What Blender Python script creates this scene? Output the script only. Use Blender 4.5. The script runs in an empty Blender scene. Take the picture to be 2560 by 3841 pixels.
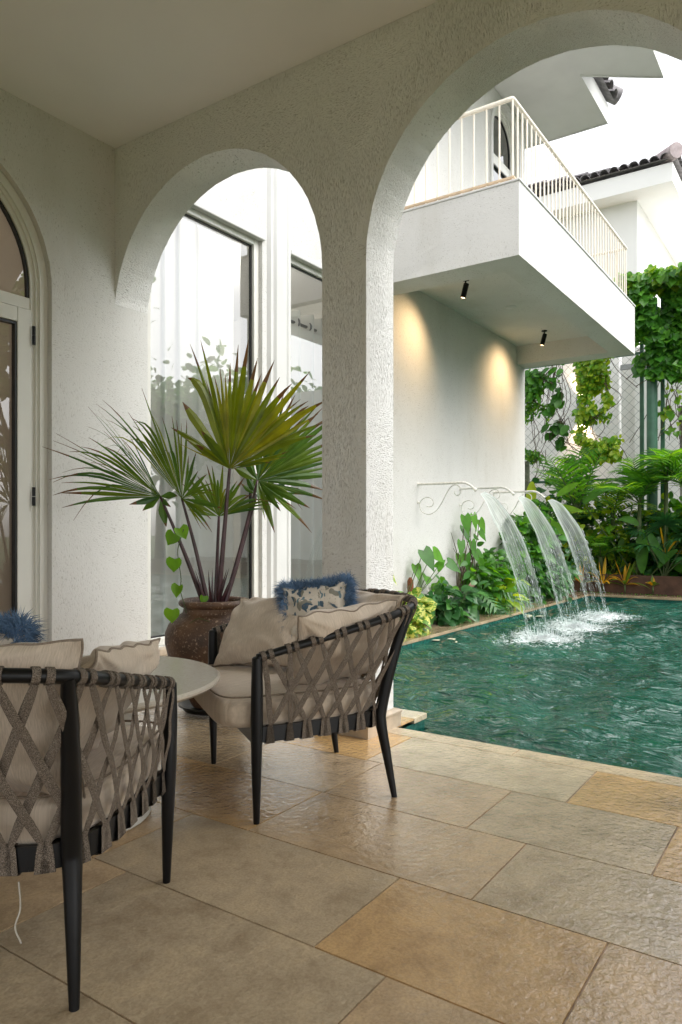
import bpy, math, random
import numpy as np
from mathutils import Vector, Matrix, noise as mnoise
R = math.radians
rng = random.Random(7)
nrg = np.random.default_rng(7)
scene = bpy.context.scene
col = scene.collection

# ------------------------------------------------------------------ camera, world, sun, exposure
CAM_H = 1.05
YAW = 34.39
F_PX, HOR, CX = 2722.0, 1985.0, 1280.0           # measured on the photograph (2560 x 3841)
cam_d = bpy.data.cameras.new('camera')
cam = bpy.data.objects.new('camera', cam_d); col.objects.link(cam)
cam.location = (0, 0, CAM_H)
cam.rotation_euler = (R(90), 0, R(YAW - 90))
cam_d.sensor_fit = 'VERTICAL'; cam_d.sensor_height = 36; cam_d.sensor_width = 24
cam_d.lens = F_PX / 3841 * 36
cam_d.shift_y = (HOR - 1920.5) / 3841
cam_d.clip_start = 0.05; cam_d.clip_end = 500
scene.camera = cam

SUN_EL, SUN_AZ = 54, -76                          # azimuth of the sun measured from +X towards +Y
w = bpy.data.worlds.new('World'); scene.world = w; w.use_nodes = True
nt = w.node_tree; nt.nodes.clear()
sky = nt.nodes.new('ShaderNodeTexSky'); sky.sky_type = 'NISHITA'; sky.sun_disc = False
sky.sun_elevation = R(SUN_EL); sky.sun_rotation = R(90 - SUN_AZ)
sky.air_density = 1.0; sky.dust_density = 2.5; sky.ozone_density = 0.6
hs = nt.nodes.new('ShaderNodeHueSaturation'); hs.inputs['Saturation'].default_value = 0.12
bg = nt.nodes.new('ShaderNodeBackground'); bg.inputs['Strength'].default_value = 0.15
wo = nt.nodes.new('ShaderNodeOutputWorld')
nt.links.new(sky.outputs[0], hs.inputs['Color']); nt.links.new(hs.outputs[0], bg.inputs['Color'])
nt.links.new(bg.outputs[0], wo.inputs['Surface'])
sd = bpy.data.lights.new('sun', 'SUN'); sd.energy = .5; sd.angle = R(60); sd.color = (1, .97, .92)
so = bpy.data.objects.new('sun', sd); col.objects.link(so)
ca, sa, ce, se = math.cos(R(SUN_AZ)), math.sin(R(SUN_AZ)), math.cos(R(SUN_EL)), math.sin(R(SUN_EL))
so.rotation_euler = Vector((ca * ce, sa * ce, se)).to_track_quat('Z', 'Y').to_euler()
scene.view_settings.view_transform = 'Standard'; scene.view_settings.look = 'None'
scene.view_settings.exposure = 1.78; scene.view_settings.gamma = 1
scene.cycles.max_bounces = 9; scene.cycles.diffuse_bounces = 6; scene.cycles.glossy_bounces = 4
scene.cycles.transparent_max_bounces = 24; scene.cycles.transmission_bounces = 4
scene.cycles.use_denoising = True
scene.cycles.sample_clamp_indirect = 6
scene.cycles.caustics_reflective = False; scene.cycles.caustics_refractive = False

_fw = np.array([math.cos(R(YAW)), math.sin(R(YAW)), 0]); _rt = np.array([math.sin(R(YAW)), -math.cos(R(YAW)), 0])
def P(px, py, ax, v):
    """world point seen at a pixel of the photograph on the plane axis = v"""
    d = _fw + _rt * (px - CX) / F_PX + np.array([0, 0, 1.]) * (HOR - py) / F_PX
    C = np.array([0, 0, CAM_H]); i = 'xyz'.index(ax)
    return C + d * (v - C[i]) / d[i]

# ------------------------------------------------------------------ object helpers
def world_loc(o):
    v = Vector((0, 0, 0))
    while o is not None:
        v += o.location; o = o.parent
    return v

def thing(name, label, cat, loc=(0, 0, 0), group=None):
    o = bpy.data.objects.new(name, None); col.objects.link(o)
    o.location = loc; o.empty_display_size = .1
    o['label'] = label; o['category'] = cat
    if group: o['group'] = group
    return o
def tag(o, label, cat, group=None):
    o['label'] = label; o['category'] = cat
    if group: o['group'] = group
    return o

class MB:
    def __init__(s): s.v = []; s.f = []; s.t = []; s.uv = None; s.tint = .5
    def add(s, vs, fs, tint=None):
        n = len(s.v); s.v.extend([tuple(p) for p in vs])
        t = s.tint if tint is None else tint
        for f in fs: s.f.append(tuple(i + n for i in f)); s.t.append(t)
    def quad(s, a, b, c, d, t=None): s.add([a, b, c, d], [(0, 1, 2, 3)], t)
    def box(s, x0, x1, y0, y1, z0, z1, t=None):
        s.add([(x0,y0,z0),(x1,y0,z0),(x1,y1,z0),(x0,y1,z0),(x0,y0,z1),(x1,y0,z1),(x1,y1,z1),(x0,y1,z1)],
              [(0,3,2,1),(4,5,6,7),(0,1,5,4),(1,2,6,5),(2,3,7,6),(3,0,4,7)], t)
    def tube(s, pts, rad, n=8, caps=True, t=None, flat=1.0, up=None):
        pts = [Vector(p) for p in pts]; k = len(pts)
        if not hasattr(rad, '__len__'): rad = [rad] * k
        vs = []; nrm = None
        for i, p in enumerate(pts):
            d = (pts[min(i + 1, k - 1)] - pts[max(i - 1, 0)])
            if d.length < 1e-9: d = Vector((0, 0, 1))
            d.normalize()
            if nrm is None:
                a = Vector(up) if up is not None else (Vector((0, 0, 1)) if abs(d.z) < .9 else Vector((1, 0, 0)))
            else: a = nrm
            nrm = (a - d * a.dot(d))
            if nrm.length < 1e-6: nrm = d.orthogonal()
            nrm.normalize(); b = d.cross(nrm)
            for j in range(n):
                th = 2 * math.pi * j / n
                vs.append(p + (nrm * math.cos(th) * flat + b * math.sin(th)) * rad[i])
        fs = []
        for i in range(k - 1):
            for j in range(n):
                fs.append((i*n+j, i*n+(j+1) % n, (i+1)*n+(j+1) % n, (i+1)*n+j))
        if caps:
            fs.append(tuple(range(n))[::-1]); fs.append(tuple((k-1)*n+j for j in range(n)))
        s.add(vs, fs, t)
    def lathe(s, prof, c=(0, 0, 0), n=48, t=None, wob=None):
        vs = []; fs = []; k = len(prof)
        for i, (r, z) in enumerate(prof):
            for j in range(n):
                th = 2*math.pi*j/n; rr = r*(1 + (wob(th, z) if wob else 0))
                vs.append((c[0]+rr*math.cos(th), c[1]+rr*math.sin(th), c[2]+z))
        for i in range(k-1):
            for j in range(n): fs.append((i*n+j, i*n+(j+1) % n, (i+1)*n+(j+1) % n, (i+1)*n+j))
        s.add(vs, fs, t)
    def build(s, name, mat, parent=None, smooth=False, angle=None, local=False):
        me = bpy.data.meshes.new(name)
        v = np.array(s.v, dtype=float)
        if parent is not None and not local: v = v - np.array(world_loc(parent))
        me.from_pydata(v.tolist(), [], s.f); me.update()
        a = me.attributes.new('tint', 'FLOAT', 'FACE'); a.data.foreach_set('value', s.t)
        if s.uv is not None:
            ul = me.uv_layers.new(name='UVMap')
            li = np.zeros(len(me.loops), dtype=int); me.loops.foreach_get('vertex_index', li)
            ul.data.foreach_set('uv', np.array(s.uv)[li].ravel())
        if smooth:
            me.polygons.foreach_set('use_smooth', [True]*len(me.polygons))
            if angle:
                try: me.set_sharp_from_angle(angle=R(angle))
                except Exception: pass
        o = bpy.data.objects.new(name, me); col.objects.link(o)
        if mat: me.materials.append(mat)
        if parent is not None: o.parent = parent
        return o

def struct(o): o['kind'] = 'structure'; return o
def bevel(o, w_=.004, seg=2):
    m = o.modifiers.new('bevel', 'BEVEL'); m.width = w_; m.segments = seg; m.limit_method = 'ANGLE'; m.angle_limit = R(40)
    return o
def catmull(pts, n=6):
    pts = [np.array(p, float) for p in pts]; out = []
    q = [2*pts[0]-pts[1]] + pts + [2*pts[-1]-pts[-2]]
    for i in range(1, len(q)-2):
        for k in range(n):
            t = k/n; p0, p1, p2, p3 = q[i-1:i+3]
            out.append(.5*((2*p1)+(-p0+p2)*t+(2*p0-5*p1+4*p2-p3)*t*t+(-p0+3*p1-3*p2+p3)*t**3))
    out.append(pts[-1]); return out

# ------------------------------------------------------------------ materials
def mat(name):
    m = bpy.data.materials.new(name); m.use_nodes = True
    n = m.node_tree; b = n.nodes['Principled BSDF']
    return m, n, b
def N(n, kind, **kw):
    nd = n.nodes.new(kind)
    for k, v in kw.items():
        if k in nd.inputs: nd.inputs[k].default_value = v
        else: setattr(nd, k, v)
    return nd
def ramp(n, stops, interp='LINEAR'):
    r = n.nodes.new('ShaderNodeValToRGB'); r.color_ramp.interpolation = interp
    e = r.color_ramp.elements
    while len(e) < len(stops): e.new(.5)
    for i, (p, c) in enumerate(stops):
        e[i].position = p; e[i].color = (*c, 1) if hasattr(c, '__len__') else (c, c, c, 1)
    return r
def obj_co(n, scale=(1, 1, 1)):
    g = n.nodes.new('ShaderNodeNewGeometry'); mp = n.nodes.new('ShaderNodeMapping')
    mp.inputs['Scale'].default_value = scale
    n.links.new(g.outputs['Position'], mp.inputs['Vector']); return mp.outputs[0]
def plain(name, c, rough=.5, metal=0, spec=.5, noise=None, bump=0, bscale=40):
    m, n, b = mat(name)
    b.inputs['Base Color'].default_value = (*c, 1); b.inputs['Roughness'].default_value = rough
    b.inputs['Metallic'].default_value = metal; b.inputs['Specular IOR Level'].default_value = spec
    if noise:
        nz = N(n, 'ShaderNodeTexNoise', Scale=noise[0], Detail=5.0); n.links.new(obj_co(n), nz.inputs['Vector'])
        d = noise[1]
        r = ramp(n, [(.3, [max(0, x*(1-d)) for x in c]), (.7, [min(1, x*(1+d)) for x in c])])
        n.links.new(nz.outputs['Fac'], r.inputs[0]); n.links.new(r.outputs[0], b.inputs['Base Color'])
    if bump:
        nb = N(n, 'ShaderNodeTexNoise', Scale=bscale, Detail=4.0); n.links.new(obj_co(n), nb.inputs['Vector'])
        bp = N(n, 'ShaderNodeBump', Strength=bump, Distance=.01); n.links.new(nb.outputs['Fac'], bp.inputs['Height'])
        n.links.new(bp.outputs[0], b.inputs['Normal'])
    return m

def stucco(name, c, strength=.8, dist=.006, streak=0.0):
    m, n, b = mat(name)
    b.inputs['Roughness'].default_value = .9; b.inputs['Specular IOR Level'].default_value = .15
    co = obj_co(n)
    # patches of different trowel direction
    pd = N(n, 'ShaderNodeTexNoise', Scale=1.6, Detail=1.0); n.links.new(co, pd.inputs['Vector'])
    sub = n.nodes.new('ShaderNodeVectorMath'); sub.operation = 'MULTIPLY_ADD'
    sub.inputs[1].default_value = (.16, .16, .16); n.links.new(pd.outputs['Color'], sub.inputs[0]); n.links.new(co, sub.inputs[2])
    outs = []
    for sc in ((210, 210, 44), (60, 60, 190)):
        mp = n.nodes.new('ShaderNodeMapping'); mp.inputs['Scale'].default_value = sc
        n.links.new(sub.outputs[0], mp.inputs['Vector'])
        nz = N(n, 'ShaderNodeTexNoise', Scale=1.0, Detail=3.0, Roughness=.6); n.links.new(mp.outputs[0], nz.inputs['Vector'])
        outs.append(nz.outputs['Fac'])
    sel = ramp(n, [(.46, 0.0), (.54, 1.0)]); n.links.new(pd.outputs['Fac'], sel.inputs[0])
    mx = n.nodes.new('ShaderNodeMix'); mx.data_type = 'FLOAT'
    n.links.new(sel.outputs[0], mx.inputs[0]); n.links.new(outs[0], mx.inputs[2]); n.links.new(outs[1], mx.inputs[3])
    pit = ramp(n, [(.33, 0.0), (.50, .85), (.7, 1.0)]); n.links.new(mx.outputs[0], pit.inputs[0])
    fine = N(n, 'ShaderNodeTexNoise', Scale=260.0, Detail=2.0); n.links.new(co, fine.inputs['Vector'])
    ad = n.nodes.new('ShaderNodeMath'); ad.operation = 'MULTIPLY_ADD'; ad.inputs[1].default_value = .25
    n.links.new(fine.outputs['Fac'], ad.inputs[0]); n.links.new(pit.outputs[0], ad.inputs[2])
    bp = N(n, 'ShaderNodeBump', Strength=strength, Distance=dist); n.links.new(ad.outputs[0], bp.inputs['Height'])
    n.links.new(bp.outputs[0], b.inputs['Normal'])
    big = N(n, 'ShaderNodeTexNoise', Scale=1.3, Detail=7.0, Roughness=.65); n.links.new(obj_co(n, (1, 1, .30)), big.inputs['Vector'])
    cr = ramp(n, [(.28, [c[0]*.86, c[1]*.85, c[2]*.82]), (.46, [x*.97 for x in c]), (.62, c)]); n.links.new(big.outputs['Fac'], cr.inputs[0])
    mm = n.nodes.new('ShaderNodeMix'); mm.data_type = 'RGBA'; mm.blend_type = 'MULTIPLY'
    mm.inputs[0].default_value = 1
    pr = ramp(n, [(0, [.62, .60, .57]), (.35, [1, 1, 1])]); n.links.new(pit.outputs[0], pr.inputs[0])
    n.links.new(cr.outputs[0], mm.inputs[6]); n.links.new(pr.outputs[0], mm.inputs[7])
    n.links.new(mm.outputs[2], b.inputs['Base Color'])
    return m

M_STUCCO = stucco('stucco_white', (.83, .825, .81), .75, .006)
M_STUCCO_OUT_DIM = stucco('stucco_outer_dimmed', (.65, .64, .615), .40, .005)  # same white stucco, colour darkened to hold down the bright outdoor light
M_CEIL = plain('ceiling_paint', (.82, .825, .825), .85, spec=.2, noise=(1.5, .03))
M_PAINT = plain('smooth_white_paint', (.60, .595, .575), .6, spec=.3, noise=(3, .04), bump=.1, bscale=60)
M_NEIGH = plain('neighbour_paint', (.80, .79, .76), .8, spec=.2, noise=(1.2, .03))
M_FRAME = plain('powder_coated_frame', (.66, .65, .60), .35, noise=(6, .03))
M_GASKET = plain('black_gasket', (.01, .01, .011), .45)
M_RAIL = plain('cream_metal', (.78, .71, .60), .4, noise=(8, .04))
M_TAN = plain('tan_timber', (.56, .42, .28), .6, noise=(20, .12))
M_BLACK = plain('black_powder_coat', (.0035, .0035, .004), .36, spec=.3, bump=.04, bscale=400)
M_ROOFT = plain('roof_tile', (.23, .215, .22), .7, noise=(9, .35), bump=.2)
M_ROOFP = plain('roof_tile_pink', (.34, .28, .28), .7, noise=(9, .25), bump=.2)
M_SOIL = plain('soil', (.05, .035, .022), .95, noise=(14, .4), bump=.6, bscale=60)
M_BROWN = plain('brown_planter_wall', (.10, .05, .033), .8, noise=(7, .35), bump=.3)
M_GREENP = plain('green_paint', (.05, .14, .09), .4, noise=(10, .15))
M_WIRE = plain('fence_wire', (.20, .22, .20), .5, metal=.3)
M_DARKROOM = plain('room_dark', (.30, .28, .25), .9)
M_ROOMWHITE = plain('room_white', (.62, .61, .58), .9)
M_STONE = plain('white_stone', (.62, .61, .57), .6, noise=(9, .15), bump=.3)
M_SPOUT = plain('weathered_white_pipe', (.72, .70, .65), .45, noise=(30, .18), bump=.1, bscale=90)
M_BARK = plain('bark', (.10, .07, .045), .9, noise=(25, .4), bump=.6, bscale=90)
M_STEM = plain('green_stem', (.07, .10, .03), .6, noise=(20, .3))
M_PETI = plain('palm_petiole', (.055, .022, .025), .32, noise=(16, .45))
M_COIR = plain('coir', (.16, .055, .02), .95, noise=(90, .5), bump=.9, bscale=150)
M_PLASTIC = plain('black_plastic', (.012, .012, .013), .35)

def fabric(name, c, c2, scale=260, stretch=9, rough=.85, bump=.5, ymix=.5):
    m, n, b = mat(name)
    b.inputs['Roughness'].default_value = rough; b.inputs['Specular IOR Level'].default_value = .2
    b.inputs['Sheen Weight'].default_value = .25; b.inputs['Sheen Roughness'].default_value = .5
    uv = n.nodes.new('ShaderNodeUVMap') if False else n.nodes.new('ShaderNodeTexCoord')
    mp = n.nodes.new('ShaderNodeMapping'); mp.inputs['Scale'].default_value = (scale, scale/stretch, scale/stretch)
    n.links.new(uv.outputs['UV'], mp.inputs['Vector'])
    nz = N(n, 'ShaderNodeTexNoise', Scale=1.0, Detail=4.0, Roughness=.7); n.links.new(mp.outputs[0], nz.inputs['Vector'])
    r = ramp(n, [(.34, c2), (.62, c)]); n.links.new(nz.outputs['Fac'], r.inputs[0])
    n.links.new(r.outputs[0], b.inputs['Base Color'])
    bp = N(n, 'ShaderNodeBump', Strength=bump, Distance=.002); n.links.new(nz.outputs['Fac'], bp.inputs['Height'])
    n.links.new(bp.outputs[0], b.inputs['Normal'])
    return m
M_BEIGE = fabric('beige_linen', (.62, .52, .42), (.45, .37, .29), 160, 14)
M_PIPING = plain('piping_fabric', (.24, .19, .145), .9, noise=(200, .2))
M_BLUEF = plain('blue_fringe', (.11, .19, .31), .8, noise=(18, .45))

def strap_mat():
    m, n, b = mat('woven_rope_strap')
    b.inputs['Roughness'].default_value = .95; b.inputs['Specular IOR Level'].default_value = .1
    nz = N(n, 'ShaderNodeTexNoise', Scale=520.0, Detail=3.0, Roughness=.8); n.links.new(obj_co(n), nz.inputs['Vector'])
    r = ramp(n, [(.38, (.045, .035, .028)), (.52, (.155, .125, .10)), (.68, (.42, .36, .30))])
    n.links.new(nz.outputs['Fac'], r.inputs[0]); n.links.new(r.outputs[0], b.inputs['Base Color'])
    bp = N(n, 'ShaderNodeBump', Strength=.8, Distance=.002); n.links.new(nz.outputs['Fac'], bp.inputs['Height'])
    n.links.new(bp.outputs[0], b.inputs['Normal'])
    return m
M_STRAP = strap_mat()

def floral():
    m, n, b = mat('floral_print')
    b.inputs['Roughness'].default_value = .9
    tc = n.nodes.new('ShaderNodeTexCoord')
    nd = N(n, 'ShaderNodeTexNoise', Scale=5.0, Detail=2.0); n.links.new(tc.outputs['UV'], nd.inputs['Vector'])
    ma = n.nodes.new('ShaderNodeVectorMath'); ma.operation = 'MULTIPLY_ADD'; ma.inputs[1].default_value = (.35, .35, 0)
    n.links.new(nd.outputs['Color'], ma.inputs[0]); n.links.new(tc.outputs['UV'], ma.inputs[2])
    mp = n.nodes.new('ShaderNodeMapping'); mp.inputs['Scale'].default_value = (12, 7, 1); mp.inputs['Rotation'].default_value = (0, 0, .5)
    n.links.new(ma.outputs[0], mp.inputs['Vector'])
    vo = N(n, 'ShaderNodeTexVoronoi', Scale=1.0); n.links.new(mp.outputs[0], vo.inputs['Vector'])
    leafm = ramp(n, [(.40, 1.0), (.47, 0.0)]); n.links.new(vo.outputs['Distance'], leafm.inputs[0])
    sel = n.nodes.new('ShaderNodeSeparateColor'); n.links.new(vo.outputs['Color'], sel.inputs[0])
    lc = ramp(n, [(0, (.05, .09, .13)), (.35, (.12, .19, .22)), (.6, (.20, .19, .15)), (1, (.26, .24, .20))], 'CONSTANT')
    n.links.new(sel.outputs[0], lc.inputs[0])
    vn = N(n, 'ShaderNodeTexNoise', Scale=38.0, Detail=2.0); n.links.new(tc.outputs['UV'], vn.inputs['Vector'])
    vm = ramp(n, [(.31, .8), (.35, 0.0)]); n.links.new(vn.outputs['Fac'], vm.inputs[0])
    m1 = n.nodes.new('ShaderNodeMix'); m1.data_type = 'RGBA'; m1.inputs[6].default_value = (.56, .50, .42, 1)
    n.links.new(leafm.outputs[0], m1.inputs[0]); n.links.new(lc.outputs[0], m1.inputs[7])
    m2 = n.nodes.new('ShaderNodeMix'); m2.data_type = 'RGBA'; m2.inputs[7].default_value = (.16, .12, .09, 1)
    n.links.new(vm.outputs[0], m2.inputs[0]); n.links.new(m1.outputs[2], m2.inputs[6])
    n.links.new(m2.outputs[2], b.inputs['Base Color'])
    return m
M_FLORAL = floral()

def leafmat(name, stops, transl=.35, rough=.35, spot=None):
    m, n, b = mat(name)
    at = n.nodes.new('ShaderNodeAttribute'); at.attribute_name = 'tint'
    r = ramp(n, stops); n.links.new(at.outputs['Fac'], r.inputs[0])
    nz = N(n, 'ShaderNodeTexNoise', Scale=9.0, Detail=3.0); n.links.new(obj_co(n), nz.inputs['Vector'])
    hv = n.nodes.new('ShaderNodeHueSaturation')
    vr = n.nodes.new('ShaderNodeMapRange'); vr.inputs[1].default_value = .3; vr.inputs[2].default_value = .7
    vr.inputs[3].default_value = .8; vr.inputs[4].default_value = 1.25
    n.links.new(nz.outputs['Fac'], vr.inputs[0]); n.links.new(vr.outputs[0], hv.inputs['Value'])
    n.links.new(r.outputs[0], hv.inputs['Color']); colr = hv.outputs[0]
    if spot:
        s2 = N(n, 'ShaderNodeTexNoise', Scale=spot[0], Detail=3.0); n.links.new(obj_co(n), s2.inputs['Vector'])
        sr = ramp(n, [(spot[1], 0.0), (spot[1]+.05, 1.0)]); n.links.new(s2.outputs['Fac'], sr.inputs[0])
        mx = n.nodes.new('ShaderNodeMix'); mx.data_type = 'RGBA'; mx.inputs[7].default_value = (*spot[2], 1)
        n.links.new(sr.outputs[0], mx.inputs[0]); n.links.new(colr, mx.inputs[6]); colr = mx.outputs[2]
    n.links.new(colr, b.inputs['Base Color'])
    b.inputs['Roughness'].default_value = rough; b.inputs['Specular IOR Level'].default_value = .5
    tr = n.nodes.new('ShaderNodeBsdfTranslucent')
    h2 = n.nodes.new('ShaderNodeHueSaturation'); h2.inputs['Hue'].default_value = .485; h2.inputs['Saturation'].default_value = 1.1
    h2.inputs['Value'].default_value = 1.5
    n.links.new(colr, h2.inputs['Color']); n.links.new(h2.outputs[0], tr.inputs['Color'])
    ms = n.nodes.new('ShaderNodeMixShader'); ms.inputs[0].default_value = transl
    n.links.new(b.outputs[0], ms.inputs[1]); n.links.new(tr.outputs[0], ms.inputs[2])
    n.links.new(ms.outputs[0], n.nodes['Material Output'].inputs['Surface'])
    return m
M_LEAF = leafmat('leaf_green', [(0, (.022, .085, .012)), (.5, (.055, .20, .022)), (.85, (.12, .32, .03)), (1, (.26, .44, .05))], .42)
M_LEAFD = leafmat('leaf_dark', [(0, (.014, .06, .018)), (.6, (.034, .13, .034)), (1, (.08, .22, .045))], .32)
M_LEAFY = leafmat('leaf_yellow_green', [(0, (.045, .16, .015)), (.5, (.12, .30, .022)), (1, (.38, .48, .04))], .42)
M_VARIE = leafmat('leaf_variegated', [(0, (.04, .15, .02)), (.6, (.10, .24, .03)), (1, (.25, .38, .05))], .35, spot=(28.0, .50, (.62, .62, .16)))
M_ORANGE = leafmat('leaf_orange', [(0, (.10, .20, .02)), (.45, (.14, .24, .02)), (.5, (.65, .36, .02)), (1, (.80, .50, .05))], .35)
M_PALM = leafmat('fan_palm_leaf', [(0, (.03, .085, .035)), (.4, (.06, .13, .018)), (.75, (.15, .19, .014)), (.93, (.28, .27, .02)), (.95, (.17, .10, .035)), (1, (.13, .075, .03))], .5, .3)
M_HEART = leafmat('heart_leaf', [(0, (.10, .27, .012)), (1, (.16, .36, .02))], .45)

def glass(name, tintc=(.82, .87, .89), refl=.10, k=1.0):
    m, n, b = mat(name); n.nodes.remove(b)
    tr = N(n, 'ShaderNodeBsdfTransparent'); tr.inputs[0].default_value = (*tintc, 1)
    gl = N(n, 'ShaderNodeBsdfGlossy', Roughness=0.0); gl.inputs[0].default_value = (1, 1, 1, 1)
    fr = N(n, 'ShaderNodeFresnel', IOR=1.52)
    ma = n.nodes.new('ShaderNodeMath'); ma.operation = 'MULTIPLY_ADD'; ma.inputs[1].default_value = k; ma.inputs[2].default_value = refl
    n.links.new(fr.outputs[0], ma.inputs[0])
    ms = n.nodes.new('ShaderNodeMixShader'); n.links.new(ma.outputs[0], ms.inputs[0])
    n.links.new(tr.outputs[0], ms.inputs[1]); n.links.new(gl.outputs[0], ms.inputs[2])
    n.links.new(ms.outputs[0], n.nodes['Material Output'].inputs['Surface'])
    return m
M_GLASS = glass('window_glass', refl=.11, k=1.2)
M_GLASSD = glass('door_glass', tintc=(.85, .82, .78), refl=.05, k=1.1)

# tile floor: colour held per tile in the 'tint' palette
def tilemat(name, palette, rough=(.03, .17), bump=.34, wet=1.0):
    m, n, b = mat(name)
    at = n.nodes.new('ShaderNodeAttribute'); at.attribute_name = 'tint'
    r = ramp(n, palette); n.links.new(at.outputs['Fac'], r.inputs[0])
    co = obj_co(n); cbase = co
    vo_ = n.nodes.new('ShaderNodeVectorMath'); vo_.operation = 'SCALE'; vo_.inputs[0].default_value = (37, 91, 13); n.links.new(at.outputs['Fac'], vo_.inputs['Scale'])
    va_ = n.nodes.new('ShaderNodeVectorMath'); va_.operation = 'ADD'; n.links.new(cbase, va_.inputs[0]); n.links.new(vo_.outputs[0], va_.inputs[1]); co = va_.outputs[0]
    n1 = N(n, 'ShaderNodeTexNoise', Scale=7.0, Detail=9.0, Roughness=.68, Distortion=.3); n.links.new(co, n1.inputs['Vector'])
    cr = ramp(n, [(.28, (.66, .60, .52)), (.5, (.98, .96, .93)), (.72, (1.22, 1.18, 1.1))])
    n.links.new(n1.outputs['Fac'], cr.inputs[0])
    mx = n.nodes.new('ShaderNodeMix'); mx.data_type = 'RGBA'; mx.blend_type = 'MULTIPLY'; mx.inputs[0].default_value = 1
    n.links.new(r.outputs[0], mx.inputs[6]); n.links.new(cr.outputs[0], mx.inputs[7])
    n3 = N(n, 'ShaderNodeTexNoise', Scale=140.0, Detail=4.0); n.links.new(co, n3.inputs['Vector'])
    c3 = ramp(n, [(.35, (.86, .84, .8)), (.6, (1.04, 1.04, 1.03))]); n.links.new(n3.outputs['Fac'], c3.inputs[0])
    m3 = n.nodes.new('ShaderNodeMix'); m3.data_type = 'RGBA'; m3.blend_type = 'MULTIPLY'; m3.inputs[0].default_value = 1
    n.links.new(mx.outputs[2], m3.inputs[6]); n.links.new(c3.outputs[0], m3.inputs[7])
    n.links.new(m3.outputs[2], b.inputs['Base Color'])
    n2 = N(n, 'ShaderNodeTexNoise', Scale=1.7, Detail=3.0); n.links.new(cbase, n2.inputs['Vector'])
    rr = n.nodes.new('ShaderNodeMapRange'); rr.inputs[1].default_value = .40; rr.inputs[2].default_value = .62
    rr.inputs[3].default_value = rough[0]; rr.inputs[4].default_value = rough[1]
    n.links.new(n2.outputs['Fac'], rr.inputs[0]); n.links.new(rr.outputs[0], b.inputs['Roughness'])
    dd = n.nodes.new('ShaderNodeVectorMath'); dd.operation = 'DISTANCE'; dd.inputs[1].default_value = (1.15, 1.5, 0); n.links.new(cbase, dd.inputs[0])
    dn = n.nodes.new('ShaderNodeMath'); dn.operation = 'MULTIPLY_ADD'; dn.inputs[1].default_value = .5; n.links.new(n2.outputs['Fac'], dn.inputs[0]); n.links.new(dd.outputs['Value'], dn.inputs[2])
    wm = n.nodes.new('ShaderNodeMapRange'); wm.inputs[1].default_value = .85; wm.inputs[2].default_value = 1.25; n.links.new(dn.outputs[0], wm.inputs[0])
    rm = n.nodes.new('ShaderNodeMapRange'); rm.inputs[3].default_value = .62; n.links.new(wm.outputs[0], rm.inputs[0]); n.links.new(rr.outputs[0], rm.inputs[4])
    n.links.new(rm.outputs[0], b.inputs['Roughness'])
    cw = n.nodes.new('ShaderNodeMapRange'); cw.inputs[3].default_value = .04; cw.inputs[4].default_value = 1.0*wet; n.links.new(wm.outputs[0], cw.inputs[0])
    b.inputs['Specular IOR Level'].default_value = .5*wet
    n.links.new(cw.outputs[0], b.inputs['Coat Weight']); b.inputs['Coat Roughness'].default_value = .05
    bn = N(n, 'ShaderNodeTexNoise', Scale=42.0, Detail=5.0, Roughness=.55, Distortion=.3); n.links.new(co, bn.inputs['Vector'])
    bp = N(n, 'ShaderNodeBump', Strength=bump, Distance=.012); n.links.new(bn.outputs['Fac'], bp.inputs['Height'])
    n.links.new(bp.outputs[0], b.inputs['Normal']); n.links.new(bp.outputs[0], b.inputs['Coat Normal'])
    return m
PAL = [(0, (.41, .325, .22)), (.2, (.45, .355, .24)), (.4, (.48, .355, .225)), (.6, (.49, .32, .155)), (.8, (.60, .37, .14)), (1, (.54, .45, .32))]
M_TILE = tilemat('wet_limestone_tile', PAL)
M_GROUT = plain('grout', (.36, .27, .20), .8, noise=(14, .5))
M_COPING = tilemat('pool_coping_stone', [(0, (.40, .30, .19)), (1, (.52, .45, .33))], (.15, .4), .2)
M_PLINTH = plain('plinth_stone', (.44, .36, .27), .4, noise=(12, .22), bump=.12)

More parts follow.
